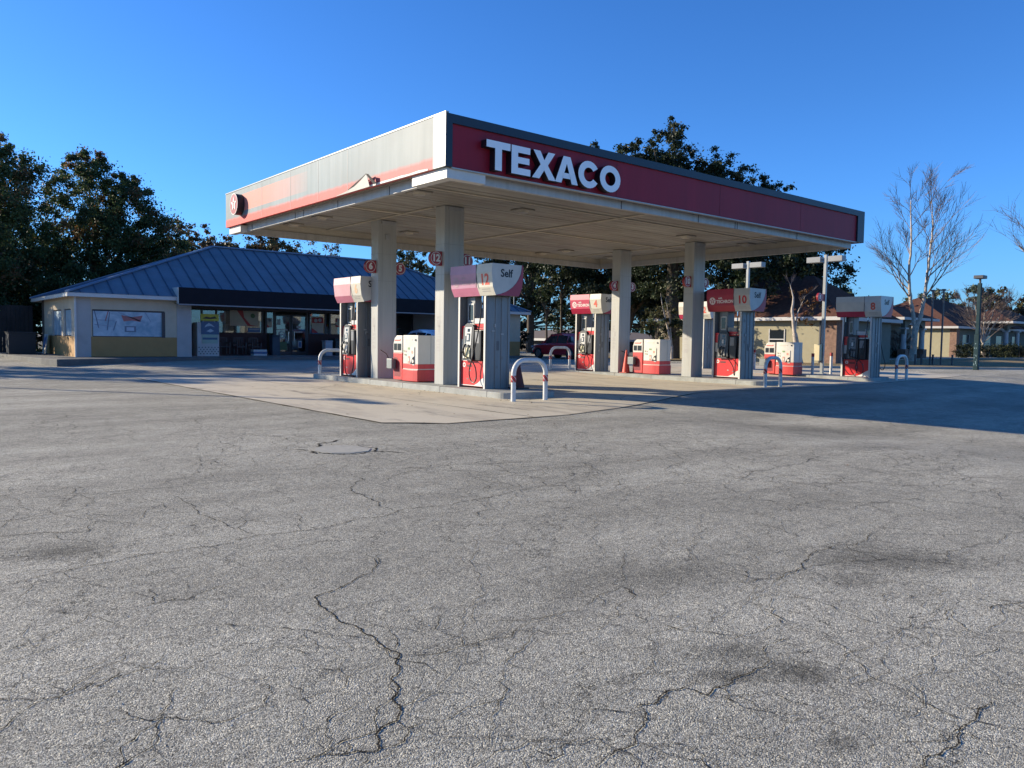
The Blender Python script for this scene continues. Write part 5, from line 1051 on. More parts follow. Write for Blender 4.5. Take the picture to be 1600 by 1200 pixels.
brn = [leaf_m('autumn_leaf', (.12, .07, .03)), leaf_m('autumn_leaf_olive', (.08, .075, .03)), leaf_m('autumn_leaf_dull', (.06, .05, .028))]
grn = [leaf_m('pine_needles', (.04, .06, .025)), leaf_m('pine_needles_light', (.075, .095, .04)), leaf_m('pine_needles_dark', (.025, .04, .02))]
hdg = [leaf_m('hedge_leaf', (.02, .03, .014)), leaf_m('hedge_leaf_light', (.05, .06, .025)), leaf_m('hedge_leaf_dark', (.012, .02, .01))]
def leaves(name, cl, per, size, mats, par, seed, wts=(.5, .35, .15), flat=1.0):
    """cl: array (n,4) clump centre + radius"""
    rg = np.random.default_rng(seed); cl = np.asarray(cl, float); n = len(cl)*per
    idx = np.repeat(np.arange(len(cl)), per)
    d = rg.normal(size=(n, 3)); d /= np.linalg.norm(d, axis=1)[:, None]; rad = np.minimum(1.9, np.abs(rg.normal(0, .62, n))+.08)
    c = cl[idx, :3]+d*rad[:, None]*cl[idx, 3:4]*np.array([1, 1, flat])
    u = rg.normal(size=(n, 3)); u /= np.linalg.norm(u, axis=1)[:, None]; v = np.cross(u, rg.normal(size=(n, 3))); v /= np.linalg.norm(v, axis=1)[:, None]
    s = size*rg.uniform(.5, 1.3, n)[:, None]
    V = np.stack([c-u*s, c-v*s*.5, c+u*s, c+v*s*.5], 1).reshape(-1, 3)
    me = D.meshes.new(name); me.vertices.add(4*n); me.vertices.foreach_set('co', V.ravel().astype('f4')); me.loops.add(4*n); me.loops.foreach_set('vertex_index', np.arange(4*n, dtype='i4'))
    me.polygons.add(n); me.polygons.foreach_set('loop_start', np.arange(0, 4*n, 4, dtype='i4')); me.polygons.foreach_set('loop_total', np.full(n, 4, 'i4'))
    for m in mats: me.materials.append(m)
    cm_ = rg.choice(3, size=len(cl), p=wts); mi = cm_[idx]; k = rg.random(n) < .25; mi[k] = rg.choice(3, size=k.sum(), p=wts)
    me.polygons.foreach_set('material_index', mi.astype('i4')); me.update(calc_edges=True)
    o = D.objects.new(name, me); COL.objects.link(o); o.parent = par; return o
def clumps(lobes, k, seed, cr=(.12, .27)):
    rg = np.random.default_rng(seed); out = []
    for (x, y, z, rx, ry, rz) in lobes:
        for _ in range(int(k*(rx*rz)**.8/4)+3):
            d = rg.normal(size=3); d /= np.linalg.norm(d); q = rg.random()**.5*.95+.07*rg.normal()
            r0 = (rx+rz)/2*rg.uniform(*cr); out.append((x+d[0]*rx*q, y+d[1]*ry*q, z+d[2]*rz*q, min(r0, 1.5)))
    return out
def tree(name, lab, cat, base, lobes, mats, seed, k=26, per=120, size=.17, trunk=.28, wts=(.5, .35, .15), group=None, bark=None, z=None, flat=.8, lean=(0, 0), nl=None):
    x, y = base; z0 = g(x, y) if z is None else z
    P = empty(name, (x, y, z0), lab, cat, group)
    cl = clumps(lobes, k, seed); r = random.Random(seed)
    leaves('crown', cl, per, size, mats, P, seed, wts, flat)
    mb = MB(); zc = min(l_[2]-l_[5] for l_ in lobes); zm = sum(l_[2] for l_ in lobes)/len(lobes)
    top = Vector((lean[0], lean[1], max(zc+.5, .6*zm)))
    mb.tube([(0, 0, -.2), (lean[0]*.3+.05, lean[1]*.3, top.z*.35), (lean[0]*.7, lean[1]*.7, top.z*.7), top], [trunk*1.25, trunk, trunk*.85, trunk*.65], 9)
    for q in r.sample(cl, min(len(cl), nl or 16)):
        e_ = Vector(q[:3]); m_ = top.lerp(e_, .45)+Vector((r.uniform(-.4, .4), r.uniform(-.4, .4), r.uniform(-.1, .6)))
        st_ = top.lerp(Vector((lean[0]*.7, lean[1]*.7, top.z*.7)), r.random())
        mb.tube([st_, m_, e_], [trunk*.38, trunk*.22, trunk*.05], 6)
    mb.build('trunk', bark or brown, P, smooth=True); return P
# big oaks on the left (behind the store)
GL = 'oaks left of the store'
tree('oak_tree', 'big dark oak at the far left edge of the photo with brown tinged top', 'oak tree', (4.8, 49.5), [(0, 0, 8.2, 3.7, 3.9, 3.1), (-1.2, .6, 5.2, 4.2, 4, 3.4), (.8, .3, 3.0, 4.0, 3, 2.6), (-5.2, -1.0, 7.4, 2.8, 2.6, 3.0), (-.6, -1.0, 10.6, 1.9, 2, 1.1)], oakL, 11, k=70, per=260, size=.085, trunk=.42, wts=(.6, .3, .1), group=GL)
tree('oak_tree', 'broad dark oak rising behind the left end of the blue roof', 'oak tree', (10.4, 51.0), [(0, 0, 8.0, 3.2, 3.5, 3.2), (2.0, -.5, 6.2, 2.7, 3, 3.2), (-1.4, 0, 4.6, 3.6, 3, 3.0), (-.6, .0, 10.7, 1.5, 1.7, 1.1), (1.6, 0, 9.9, 1.3, 1.5, 1.1), (2.6, -.3, 5.0, 1.8, 2, 2.4)], oakL, 12, k=70, per=260, size=.085, trunk=.40, wts=(.58, .34, .08), group=GL)
tree('oak_tree', 'oak behind the other two left oaks, seen between their crowns', 'oak tree', (8.0, 58.5), [(-1, 0, 5.4, 4.2, 4, 4.2), (2.6, 0, 3.4, 3.0, 3, 2.6), (-5.5, 0, 6.0, 4, 3, 5)], oakL, 13, k=40, per=150, size=.12, trunk=.4, wts=(.6, .3, .1), group=GL)
tree('oak_tree', 'oak just outside the left edge that shades the lot', 'oak tree', (-7.0, 47.5), [(0, 0, 8.0, 3.8, 3.8, 3.6), (-3, 0, 6, 3, 3, 3)], oakL, 14, k=22, per=110, size=.18, trunk=.35, group=GL)
mass = empty('shrub_thicket', (4.0, 49.8, g(4, 49)), 'dark thicket of undergrowth below the left oaks', 'shrubs')
leaves('foliage', clumps([(-6, -.4, 1.2, 3, 1.4, 1.6), (-2.5, 0, 1.4, 2.6, 1.3, 1.7), (.3, .5, 1.3, 2.4, 1.3, 1.6), (3, 1, 1.5, 2.0, 1.2, 1.7)], 50, 5), 110, .13, oakL, mass, 5, (.6, .3, .1))
MB().tube([(0, 0, -.1), (.1, 0, 1.2)], [.05, .02], 6).tube([(-3, 0, -.1), (-3.2, 0, 1.4)], [.05, .02], 6).build('stem', brown, mass)
# trees over the store ridge
GB = 'trees seen over the store roof'
tree('autumn_tree', 'small russet brown tree showing above the left hip of the blue roof', 'tree', (20.0, 66.0), [(0, 0, 8.3, 2.3, 2.3, 2.3), (2.2, .3, 7.7, 1.6, 1.8, 1.9), (-1.8, .3, 6.5, 1.7, 1.7, 1.9)], brn, 21, k=60, per=70, size=.13, trunk=.18, group=GB)
tree('autumn_tree', 'low rounded olive brown tree centred above the store roof ridge', 'tree', (26.8, 66.5), [(0, 0, 8.3, 2.5, 2.2, 1.7), (2.6, 0, 7.6, 2.2, 2, 1.6), (-3.0, 1, 7.9, 1.6, 1.6, 1.5)], brn, 22, k=60, per=90, size=.13, trunk=.18, wts=(.3, .5, .2), group=GB)
tree('autumn_tree', 'thin half bare tree above the store roof, left of the first pillar', 'tree', (30.5, 62.5), [(0, 0, 7.9, 1.9, 1.8, 1.6), (1.6, 0, 6.7, 1.6, 1.6, 1.2)], brn, 23, k=50, per=40, size=.10, trunk=.14, group=GB, nl=26)
tree('pine_tree', 'open crowned green pine between the two front pillars above the blue roof', 'pine tree', (33.3, 53.5), [(0, 0, 7.4, 1.7, 1.6, 1.1), (-1.2, 0, 7.9, 1.1, 1.1, .7), (1.2, 0, 6.5, 1.2, 1.2, .9), (-.6, 0, 6.3, 1.3, 1.3, .7)], grn, 24, k=60, per=60, size=.10, trunk=.12, group=GB, wts=(.3, .6, .1), nl=26)
# live oaks behind the canopy
GO = 'live oaks behind the canopy'
tree('live_oak', 'tallest live oak, its ragged crown rising above the canopy roof right of the letters', 'live oak', (40.6, 32.8), [(0, 0, 12.0, 2.6, 2.4, 2.2), (-.3, .3, 14.2, 1.0, 1.0, 1.5), (-1.6, 1.2, 13.0, 1.6, 1.4, 1.4), (-3.2, 2.4, 11.9, 2.2, 2.0, 1.8), (-4.4, 3.4, 12.6, 1.0, 1, 1.4), (1.7, -1.7, 12.0, 1.7, 1.6, 1.7), (3.0, -3.0, 10.8, 1.9, 1.8, 1.9), (4.6, -4.4, 10.4, 1.3, 1.3, 1.4), (0, 0, 9.2, 4.2, 4.0, 2.4), (0, 0, 7.0, 4.6, 4.2, 3.2)], oakD, 31, k=85, per=120, size=.10, trunk=.50, wts=(.45, .4, .15), group=GO)
tree('live_oak', 'wide dark live oak seen under the canopy between pump 4 and the last pillar', 'live oak', (41.8, 38.6), [(0, 0, 6.6, 4.2, 4.2, 3.2), (-2.6, 2.6, 7.0, 3.2, 3, 3.0), (2.2, -2.2, 6.2, 3.4, 3, 3.6), (0, 0, 4.0, 3.8, 3, 2.2)], oakD, 32, k=44, per=180, size=.12, trunk=.42, wts=(.65, .25, .1), group=GO, lean=(.6, -.8))
tree('live_oak', 'dark live oak over the cream house, behind pump 10', 'live oak', (47.6, 30.0), [(0, 0, 6.4, 3.2, 3.2, 2.9), (1.8, -2.0, 6.6, 2.6, 2.6, 2.9), (-1.0, 2.0, 5.6, 3.0, 3, 2.3), (-7.0, -2.4, 5.0, 2.2, 2.2, 1.7), (-5.6, -4.6, 5.8, 1.9, 1.9, 1.5), (-6.6, -1.0, 6.8, 2.4, 2.4, 2.0)], oakD, 33, k=44, per=180, size=.12, trunk=.36, wts=(.65, .25, .1), group=GO)
tree('live_oak', 'lighter green oak seen past pump 12, above the dark red car', 'live oak', (41.0, 47.5), [(0, 0, 6.8, 3.0, 3.4, 2.7), (-2.4, 1.6, 7.6, 2.4, 2.4, 2.0), (-4.2, 3.2, 6.4, 1.9, 2, 2.2), (-5.5, -1.5, 11.4, 3, 3, 2.4), (-1, -.5, 11.0, 3.2, 3, 2.6), (2.4, -2.0, 6.8, 2.8, 2.8, 2.8), (0, 0, 4.2, 2.2, 2, 1.3)], oakD, 34, k=38, per=110, size=.12, trunk=.26, wts=(.4, .4, .2), group=GO)
tree('young_tree', 'slender young tree with thin green crown behind the dark red car', 'tree', (39.3, 43.6), [(0, 0, 3.9, 1.1, 1.1, 1.2), (.2, 0, 5.0, .9, .9, .9)], grn, 35, k=40, per=60, size=.12, trunk=.09)
tree('shrub_tree', 'sunlit olive shrub with leaning pale stems between the two right pillars', 'shrub', (38.6, 32.4), [(0, 0, 2.7, 1.2, 1.2, 1.5), (.9, -.9, 2.3, 1.1, 1.1, 1.3)], [brn[1], grn[1], hdg[1]], 36, k=50, per=90, size=.09, trunk=.06)
tree('shrub_tree', 'dark round bush beside the right end wall of the store', 'shrub', (33.2, 39.6), [(0, 0, 1.5, .75, .7, 1.2)], hdg, 37, k=110, per=110, size=.08, trunk=.06)

# bare trees ------------------------------------------------------------------
birch = mat('pale_bark', (.46, .39, .31), .85, var=.3, scale=6, bump=.4, bscale=15, dirt=.5, dscale=5)
twig = mat('twig_brown', (.20, .15, .12), .9, var=.2)
def grow(mb, p, d, L, r0, dep, r, up=.12, spread=.55, mi=0, shed=.62):
    pts = [Vector(p)]; rs = [r0]; d = Vector(d).normalized(); n = 5
    side = []
    for i in range(n):
        d = (d+Vector((r.uniform(-1, 1), r.uniform(-1, 1), r.uniform(-.6, .6)))*.09+Vector((0, 0, up*.35))).normalized()
        pts.append(pts[-1]+d*(L/n)); rs.append(r0*(1-.62*(i+1)/n))
        if i >= 1: side.append((pts[-1].copy(), d.copy(), rs[-1]))
    mb.tube(pts, rs, 7 if r0 > .05 else (5 if r0 > .02 else 3), 0 if r0 > .05 else 1)
    if dep <= 0: return
    for (q, dd, rr_) in side:
        for _ in range(2 if dep > 1 else 2):
            if r.random() < .12: continue
            a = dd.orthogonal().normalized(); b_ = dd.cross(a); t_ = r.uniform(0, 6.283)
            nd_ = (dd+(a*math.cos(t_)+b_*math.sin(t_))*spread*r.uniform(.6, 1.3)).normalized()
            grow(mb, q, nd_, L*r.uniform(.40, .66), max(.011, rr_*r.uniform(.5, .7)), dep-1, r, up, spread, mi)
def bare(name, lab, base, stems, seed, cat='bare tree', dep=3, trunk=None, group='bare winter trees', up=.12, spread=.6, z=None):
    x, y = base; P = empty(name, (x, y, g(x, y) if z is None else z), lab, cat, group); r = random.Random(seed); T = MB(); B = MB()
    if trunk:
        T.tube([(0, 0, -.1), (trunk[0]*.1, trunk[1]*.1, .12*trunk[2]), (trunk[0]*.5, trunk[1]*.5, trunk[2]*.5), trunk[:3]], [trunk[3]*1.35, trunk[3]*1.05, trunk[3]*.92, trunk[3]*.8], 12)
    T.build('trunk', birch, P, smooth=True)
    for pts, rad, bl, start in stems:                               # stem polyline
        V = [Vector(q) for q in pts]; n = len(V); rs = [rad*(1-.86*i/(n-1)) for i in range(n)]
        V2 = []; R2 = []
        for i in range(n-1):
            for k_ in range(4):
                q_ = V[i].lerp(V[i+1], k_/4); V2.append(q_+Vector((r.uniform(-1, 1), r.uniform(-1, 1), 0))*.035*(rad/.2)); R2.append(rs[i]+(rs[i+1]-rs[i])*k_/4)
        V2.append(V[-1]); R2.append(rs[-1]); B.tube(V2, R2, 9, 0)
        for i in range(n-1):
            if i/(n-1) < start: continue
            for _ in range(3):
                u = r.random(); q = V[i].lerp(V[i+1], u); dd = (V[i+1]-V[i]).normalized(); a = Vector((r.uniform(-1, 1), r.uniform(-1, 1), 0)).normalized()
                # prefer spreading across the view
                a = (a+Vector((.64, -.5, 0))*r.choice([-1, 1])*.8).normalized()
                f_ = 1-(i+u)/n; grow(B, q, (dd*.85+a*.75), bl*(.35+.75*f_)*r.uniform(.7, 1.15), max(.02, rs[i]*.40), dep-1, r, up, spread)
    B.build('branches', [birch, twig], P, smooth=True); return P
def st(L): return L
# helper axes: RX = to the right in the photo, along the ground
RX = Vector((.7713, -.6363, 0)).normalized()
def side_pts(lst): return [(RX.x*a, RX.y*a, h) for a, h in lst]
bare('bare_tree', 'tall bare pale barked tree with forked trunk right of the canopy', (54.9, 23.6), [
    (side_pts([(.10, 2.0), (-.02, 2.9), (-.24, 4.0), (-.42, 5.0), (-.46, 6.4), (-.42, 8.1), (-.5, 9.8), (-.6, 11.4)]), .155, 3.3, .26),
    (side_pts([(.10, 2.0), (.46, 3.2), (.60, 4.2), (.70, 5.0), (.82, 6.4), (.94, 8.1), (1.0, 9.6), (.8, 11.1)]), .155, 3.9, .24)], 3, trunk=(RX.x*.10, RX.y*.10, 2.15, .235), spread=.5)
bare('bare_tree', 'bare tree cut off by the right edge of the photo', (69.0, 20.6), [
    (side_pts([(1.2, 2.6), (1.1, 5.0), (.6, 7.2), (.2, 9.4)]), .20, 5.0, .3), (side_pts([(1.2, 2.6), (3, 5.0), (4.5, 9.4)]), .16, 4.5, .3)], 8, trunk=(RX.x*1.2, RX.y*1.2, 2.7, .3))
for k, (bx_, by_, hh, lab) in enumerate([(75.8, 26.6, 5.4, 'small multi stemmed bare tree right of the teal pole'), (61.8, 27.6, 1.9, 'tiny bare shrub in front of the hedge left of the forked tree')]):
    s_ = hh/5.2
    bare('bare_shrub' if k else 'small_bare_tree', lab, (bx_, by_), [(side_pts([(0, 1.2*s_), (d_*.5*s_, 2.4*s_), (d_*1.1*s_, 3.6*s_), (d_*1.5*s_, 5.0*s_)]), .06*s_+.01, 1.9*s_, 0) for d_ in (-1.2, -.6, 0, .6, 1.2)], 40+k, trunk=(0, 0, 1.3*s_, .10*s_+.02), spread=.5)
bare('leaning_trunk_tree', 'thin pale leaning tree trunk behind the middle service stand', (39.2, 31.6), [(side_pts([(0, .8), (-.35, 2.2), (-.65, 3.3), (-.8, 4.2)]), .085, .9, .7), (side_pts([(0, .8), (-.15, 2.4), (-.5, 3.9)]), .05, .7, .7)], 51, trunk=(0, 0, .9, .10), dep=2)
T_ = bare('birch_tree', 'crooked pale trunked tree with rusty leaves in front of the cream house', (39.6, 23.0), [(side_pts([(-.35, 1.6), (-.55, 2.9), (-.5, 3.7), (-.7, 4.4)]), .11, 1.1, .5), (side_pts([(-.35, 1.6), (-.25, 2.8), (.15, 3.8)]), .06, .9, .5)], 52, trunk=(-RX.x*.35, -RX.y*.35, 1.7, .17), dep=2)
leaves('crown', clumps([(.3, -.3, 2.9, .8, .8, 1.0), (0, .2, 3.9, .7, .7, .6)], 60, 53), 18, .09, [leaf_m('rusty_leaf', (.11, .045, .015)), brn[0], brn[2]], T_, 53)
# far trees to the right
GF = 'trees far behind the houses'
tree('far_pine', 'broad flat topped pine behind the houses, directly left of the teal pole', 'pine tree', (103, 41.5), [(0, 0, 6.4, 2.6, 2.6, 1.6), (-2.2, 1.6, 5.4, 2.4, 3, 1.7), (3.0, -2.0, 5.2, 2.6, 3, 2.0)], [leaf_m('hazy_green', (.09, .11, .06)), leaf_m('hazy_tan', (.14, .13, .08)), grn[0]], 61, k=34, per=110, size=.17, trunk=.25, group=GF)
tree('far_pine', 'rounded pine far behind, right of the teal pole head', 'pine tree', (108, 38.2), [(0, 0, 7.2, 2.6, 2.6, 1.6), (1.6, -1, 6.2, 2.0, 2, 1.5)], [D.materials['hazy_green'], D.materials['hazy_tan'], grn[0]], 62, k=34, per=110, size=.17, trunk=.22, group=GF)
tree('far_tree', 'brownish woodland tree far behind, at the right edge', 'tree', (112, 32.5), [(0, 0, 5.5, 4.5, 4, 3.6), (5, -3, 5.5, 4.5, 4, 3.6), (-4.5, 3, 5.0, 4, 3.6, 3.2)], brn, 63, k=16, per=70, size=.24, trunk=.25, group=GF, wts=(.3, .4, .3), nl=30)
tree('far_tree', 'dark green tree behind the first house, right of the canopy end', 'tree', (74, 45), [(0, 0, 6.0, 3.6, 3.4, 3.2), (4.4, -3, 4.9, 3.2, 3, 2.6), (-3, 2, 7.0, 2.8, 2.8, 2.6), (8.5, -6, 4.2, 2.8, 2.8, 2.0)], grn, 64, k=24, per=100, size=.22, trunk=.24, group=GF, wts=(.4, .2, .4))
tree('far_tree', 'loose brown tinged tree just right of the second lot light', 'tree', (58, 37.5), [(0, 0, 6.6, 2.0, 2, 1.9), (1.8, -1.2, 5.6, 1.5, 1.5, 1.4)], [brn[0], brn[1], grn[1]], 65, k=26, per=70, size=.15, trunk=.18, group=GF, nl=24)
tree('far_tree', 'dark tree band behind the low brown building', 'tree', (62, 74), [(0, 0, 6.5, 7, 5, 4.5), (-8, 5, 6.0, 6, 5, 4.5), (8, -5, 6.5, 6, 5, 4.5), (-14, 8, 3.6, 6, 4, 3.5), (-3, 2, 3.0, 7, 4, 3.2), (9, -3, 3.0, 7, 4, 3.2), (17, -8, 4, 6, 4, 4)], oakD, 66, k=12, per=90, size=.28, trunk=.3, group=GF)
tree('far_tree', 'dark dense tree filling the gap behind the middle service stand', 'tree', (52.5, 42.5), [(0, 0, 3.6, 4.2, 4, 3.6), (-5, 4.5, 3.4, 3.6, 3.6, 3.4)], oakD, 67, k=30, per=120, size=.18, trunk=.25, group=GO, wts=(.7, .2, .1))
for k, (x, y) in enumerate([(40.5, 52.0), (43.5, 50.0), (45.2, 48.3)]):
    tree('thin_pine', ['leftmost', 'middle', 'rightmost'][k]+' of three thin trunked pines beyond the red car', 'pine tree', (x, y), [(0, 0, 7.8, 1.5, 1.5, 1.6), (.4, 0, 6.0, 1.1, 1.1, .8)], grn, 70+k, k=24, per=45, size=.15, trunk=.11, group='thin pines beyond the red car')

# hedges
def hedge(lab, x, y, lx, ly, h, seed):
    P = empty('hedge', (x, y, g(x, y)), lab, 'hedge', 'hedges in front of the houses')
    rg = random.Random(seed); cl = []
    for i in range(int(lx*ly*h*14)+10): cl.append((rg.uniform(-lx/2, lx/2), rg.uniform(-ly/2, ly/2), rg.uniform(.1, h-.15), .30))
    leaves('foliage', cl, 55, .07, hdg, P, seed, (.5, .3, .2))
    mb = MB()
    for i in range(5): mb.tube([(-lx*.4+i*lx*.2, 0, -.05), (-lx*.4+i*lx*.2, 0, h*.6)], .03, 5)
    mb.build('stem', brown, P)
hedge('clipped hedge left of the forked bare tree', 65.2, 29.3, 1.4, 3.4, 1.0, 81)
hedge('dark hedge below the sunlit wall of the far house', 73.8, 25.6, 1.3, 4.6, 1.25, 82)
hedge('dark hedge at the foot of the white porch columns, far right', 84.5, 27.2, 8.0, 1.2, 1.1, 83)
hedge('low dark hedge between the teal pole and the small bare tree', 78.5, 24.2, 3.0, 1.2, 1.1, 84)

# ------------------------------------------------------------------ houses
hw_ = mat('stucco_cream', (.30, .27, .175), .9, var=.07, bump=.2); hwd = mat('stucco_painted_shade', (.17, .165, .13), .9, var=.08); shg = mat('shingle_red_brown', (.105, .052, .038), .95, var=.3, scale=5, spec=.1, bump=.5); brick = mat('brick_tan', (.20, .12, .085), .9, var=.3, scale=6, bump=.4)  # darker stucco holds the shade of the unlit house fronts in its colour
wtr = mat('trim_white', (.44, .43, .41), .6, var=.04)
def hip(P, x0, x1, y0, y1, z0, h, ov=.5, m=None, nm='roof'):
    x0 -= ov; x1 += ov; y0 -= ov; y1 += ov; d_ = min(x1-x0, y1-y0)/2
    if x1-x0 > y1-y0: a, b_ = (x0+d_, (y0+y1)/2, z0+h), (x1-d_, (y0+y1)/2, z0+h)
    else: a, b_ = ((x0+x1)/2, y0+d_, z0+h), ((x0+x1)/2, y1-d_, z0+h)
    v_ = [(x0, y0, z0), (x1, y0, z0), (x1, y1, z0), (x0, y1, z0), a, b_]
    f_ = [(0, 1, 5, 4), (1, 2, 5), (2, 3, 4, 5), (3, 0, 4)] if x1-x0 > y1-y0 else [(0, 1, 4), (1, 2, 5, 4), (2, 3, 5), (3, 0, 4, 5)]
    o = MB().add(v_, f_+[(0, 3, 2, 1)]).build(nm, m or shg, P, world=True)
    mb = MB().box(x0, x1, y0-.03, y0, z0-.18, z0+.02).box(x0, x1, y1, y1+.03, z0-.18, z0+.02).box(x0-.03, x0, y0-.03, y1+.03, z0-.18, z0+.02).box(x1, x1+.03, y0-.03, y1+.03, z0-.18, z0+.02)
    mb.build('eave_trim', wtr, o, world=True); return o
def hwin(P, x, y, w_, z0, z1, ax, nm='window'):
    if ax == 'x':   # on a wall facing -X
        o = MB().box(x-.03, x-.001, y-w_/2, y+w_/2, z0, z1).build(nm, glassd, P, world=True)
        MB().box(x-.05, x-.031, y-w_/2, y+w_/2, (z0+z1)/2-.03, (z0+z1)/2+.03).box(x-.05, x-.002, y-w_/2-.06, y-w_/2-.001, z0-.06, z1+.06).box(x-.05, x-.002, y+w_/2+.001, y+w_/2+.06, z0-.06, z1+.06).build('frame', wtr if nm == 'window' else frm, o, world=True)
    else:
        o = MB().box(x-w_/2, x+w_/2, y-.03, y-.001, z0, z1).build(nm, glassd, P, world=True)
        MB().box(x-w_/2, x+w_/2, y-.05, y-.031, (z0+z1)/2-.03, (z0+z1)/2+.03).box(x-w_/2-.06, x-w_/2-.001, y-.05, y-.002, z0-.06, z1+.06).box(x+w_/2+.001, x+w_/2+.06, y-.05, y-.002, z0-.06, z1+.06).build('frame', wtr, o, world=True)
def pcol(P, x, y, z0, z1, r_=.22):
    MB().box(x-.30, x+.30, y-.30, y+.30, z0-.3, z0+.75).build('column_plinth', brick, P, world=True)
    MB().cyl((x, y, z0+.75), (x, y, z1-.12), r_, r_*.85, 14).box(x-.26, x+.26, y-.26, y+.26, z1-.12, z1).build('porch_column', wtr, P, world=True, smooth=True)
def arch(P, x0, x1, y, z0, z1, m=hwd):
    N = 12; cx_ = (x0+x1)/2; rr_ = (x1-x0)/2-.25; mb = MB(); zs = z0
    for i in range(N):
        a0, a1 = math.pi*i/N, math.pi*(i+1)/N
        p0 = (cx_-rr_*math.cos(a0), zs+min(rr_, z1-zs-.15)*math.sin(a0)); p1 = (cx_-rr_*math.cos(a1), zs+min(rr_, z1-zs-.15)*math.sin(a1))
        mb.prism([p0, p1, (p1[0], z1), (p0[0], z1)], y, y+.3, 'y')
    mb.box(x0, cx_-rr_, y, y+.3, zs-.2, z1).box(cx_+rr_, x1, y, y+.3, zs-.2, z1)
    mb.build('arch', m, P, world=True)
# low brown roofed building far left behind the red car
B0 = empty('low_building', (52, 62, .3), 'long low building with plain brown roof and white eave far beyond the red car', 'building')
MB().box(46, 74, 50, 70, .2, 1.35).build('wall', mat('wall_dark', (.07, .06, .055), .8), B0, world=True)
hip(B0, 46, 74, 50, 70, 1.45, 1.0, m=mat('roof_plain_brown', (.15, .115, .09), .9))
# house A
HA = empty('house', (49, 29, .25), 'cream single storey house with one window, shadowed by tree branches, behind pump 10', 'house')
MB().box(42, 48.6, 22.3, 35.2, 0, 2.75).build('wall', hw_, HA, world=True)
MB().box(41.94, 42.6, 22.2, 23.0, 0, 2.72).build('brick_pier', brick, HA, world=True)
MB().box(42.6, 48.6, 22.24, 22.297, 0, 2.72).build('front_wall', hwd, HA, world=True)  # thin sheet over the front, coloured darker for its shaded side
hwin(HA, 42, 25.95, .95, 1.05, 2.15, 'x'); hwin(HA, 46.0, 22.24, 1.3, .9, 2.2, 'y')
MB().box(41.97, 41.998, 22.24, 35.2, 0, .30).build('plinth', mat('plinth', (.35, .30, .2), .9), HA, world=True)
MB().box(41.9, 41.96, 23.15, 23.23, .2, 2.7).build('downpipe', dgrey, HA, world=True)
hip(HA, 42, 48.6, 22.3, 35.2, 2.88, 2.7)
# house B
HB = empty('house', (63, 31, .3), 'low house with white porch columns and an arch behind the forked bare tree', 'house')
MB().box(52, 68, 29.4, 38, .1, 3.1).build('wall', hwd, HB, world=True)
hip(HB, 52, 68, 29.4, 38, 3.2, 1.7, .6)
hip(HB, 60.4, 65.8, 26.9, 30.2, 3.45, .9, .4, nm='porch_roof')
MB().box(54, 61, 29.25, 29.39, 2.2, 2.36).build('belt_trim', wtr, HB, world=True)
for x_, y_ in ((58.4, 28.2), (61.6, 27.2), (64.8, 27.2)): pcol(HB, x_, y_, .3, 2.7)
arch(HB, 61.4, 65.0, 27.05, 2.4, 3.3); arch(HB, 57.6, 60.4, 28.1, 2.4, 3.1)
for x_ in (55.4, 59.6, 63.2): hwin(HB, x_, 29.4, 1.2, .9, 2.2, 'y')
MB().box(57.2, 57.7, 29.33, 29.38, 1.3, 2.1).build('notice_board', wtr, HB, world=True)
# house C with the small sunlit wall
HC = empty('house', (86, 34, .3), 'far right house with white columned porch and small sunlit wall', 'house')
MB().box(78, 84, 30.2, 36, .1, 3.0).build('side_wall', hw_, HC, world=True)
MB().box(77.94, 78.6, 29.6, 30.19, .1, 3.0).build('brick_pier', brick, HC, world=True)
MB().box(78.6, 120, 30.16, 30.195, .1, 3.0).build('front_wall', hwd, HC, world=True)
MB().box(84.01, 120, 30.21, 40, .1, 3.0).build('wall', hwd, HC, world=True)
hip(HC, 78, 96, 29.9, 41.4, 3.15, 3.1, .6); hip(HC, 83.8, 92.2, 27.2, 31.5, 3.75, 1.3, .4, nm='porch_roof'); hip(HC, 97, 108, 27.4, 31, 3.5, 1.6, .4, nm='porch_roof'); hip(HC, 97.3, 120, 30, 40, 3.15, 2.2, .6)
for x in (85.2, 88.2, 91.2, 95.0, 99.0, 103.0): pcol(HC, x, 27.9, .3, 2.9)
arch(HC, 85.2, 91.2, 27.8, 2.8, 3.6); arch(HC, 97.5, 103, 27.8, 2.8, 3.4)
for x in (81.5, 87, 90, 94.5, 99, 102): hwin(HC, x, 30.16, 1.5, .8, 2.4, 'y')

# ------------------------------------------------------------------ poles on the verge
teal = mat('pole_teal', (.014, .036, .042), .7, spec=.2, var=.25, scale=3)
x, y = 42.0, 15.0; z0 = g(x, y)
P = empty('security_pole', (x, y, z0), 'square teal post with small flat lamp on top and faded marks near its foot', 'pole')
MB().box(-.11, .11, -.11, .11, 0, 1.75).build('base_casing', teal, P, bevel=.02)
MB().box(-.08, .08, -.08, .08, 1.751, 4.25).build('post', teal, P, bevel=.015)
MB().cyl((0, 0, 4.25), (0, 0, 4.45), .05, None, 10).build('neck', dgrey, P)
MB().box(-.26, .26, -.22, .22, 4.46, 4.62).build('lamp_head', dgrey, P, bevel=.02)
mb = MB(); r = random.Random(9)
for i in range(34):
    a, z_ = r.uniform(-.12, .09), r.uniform(.15, 1.3); w_, h_ = r.uniform(.01, .06), r.uniform(.01, .08)
    mb.decal(rect2d(a, a+w_, z_, z_+h_), (lambda p, q: (-.113, -p*.7, q)) if i % 2 else (lambda p, q: (p*.7, -.113, q)))
mb.build('paint_marks', mat('paint_marks', (.20, .30, .32), .6), P)
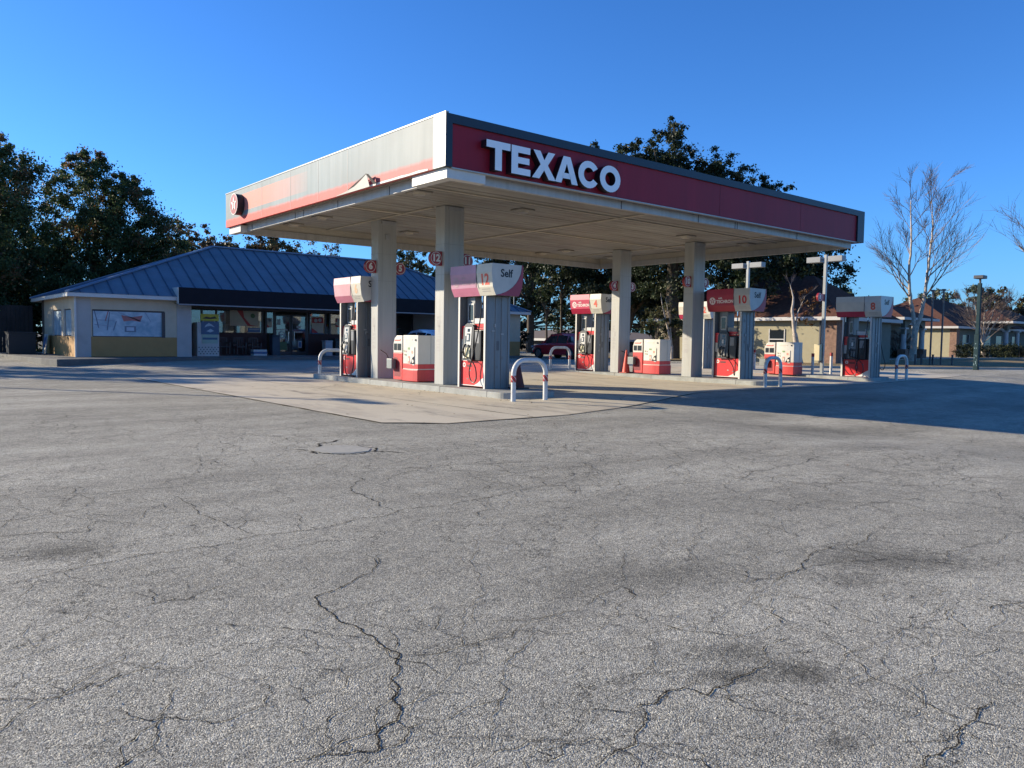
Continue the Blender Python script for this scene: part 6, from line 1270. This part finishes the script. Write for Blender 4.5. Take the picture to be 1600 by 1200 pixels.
for x, y, h_, lab in ((46.35, 18.95, 4.2, 'left of the two tall thin dark posts on the verge'), (46.8, 18.55, 4.25, 'right of the two tall thin dark posts on the verge')):
    P = empty('thin_post', (x, y, g(x, y)), lab, 'post', 'tall thin posts on the verge')
    MB().box(-.04, .04, -.04, .04, 0, h_).build('post', dgrey, P, bevel=.01); MB().box(-.09, .09, -.09, .09, h_+.001, h_+.10).build('cap', dgrey, P)
for k, (x, y) in enumerate(((45.4, 19.35), (45.95, 18.95+.3), (46.6, 18.4+.5), (47.2, 18.1))):
    o = MB().box(-.04, .04, -.04, .04, 0, .62).box(-.05, .05, -.05, .05, .62, .66).build('short_post', dgrey); o.location = (x, y, g(x, y)); tag(o, ['first', 'second', 'third', 'fourth'][k]+' short black post from the left, at the foot of the thin posts', 'post', 'short black posts on the verge')
# street light seen past pump 12
x, y = 36.7, 44.3; z0 = g(x, y)
P = empty('street_light', (x, y, z0), 'thin pale street light beyond the store, seen past the hood of pump 12', 'street light')
MB().cyl((0, 0, 0), (0, 0, 4.6), .06, .045, 10).build('pole', pole_m, P, smooth=True)
MB().cyl((0, 0, 4.6), (0, 0, 4.72), .22, .12, 14).build('lamp_head', wtr, P, smooth=True)
# fallen leaves along the kerb
r = random.Random(17); mb = MB()
for k in range(170):
    if k < 90: x, y = 11.12-abs(r.gauss(0, .10)), r.uniform(13.4, 24)
    else: x, y = r.uniform(6.5, 14), r.uniform(3, 14)
    s_ = r.uniform(.012, .032); a = r.uniform(0, 6.28); z_ = g(x, y)+.016
    mb.add([(x+s_*math.cos(a), y+s_*math.sin(a), z_), (x+s_*.5*math.cos(a+1.6), y+s_*.5*math.sin(a+1.6), z_+r.uniform(0, .012)), (x-s_*math.cos(a), y-s_*math.sin(a), z_+.004), (x-s_*.5*math.cos(a+1.6), y-s_*.5*math.sin(a+1.6), z_+r.uniform(0, .012))], [(0, 1, 2, 3)])
o = mb.build('fallen_leaves', mat('dead_leaf', (.13, .075, .035), .9, var=.3, scale=20)); tag(o, 'scattered brown fallen leaves along the kerb', 'leaves', kind='stuff')
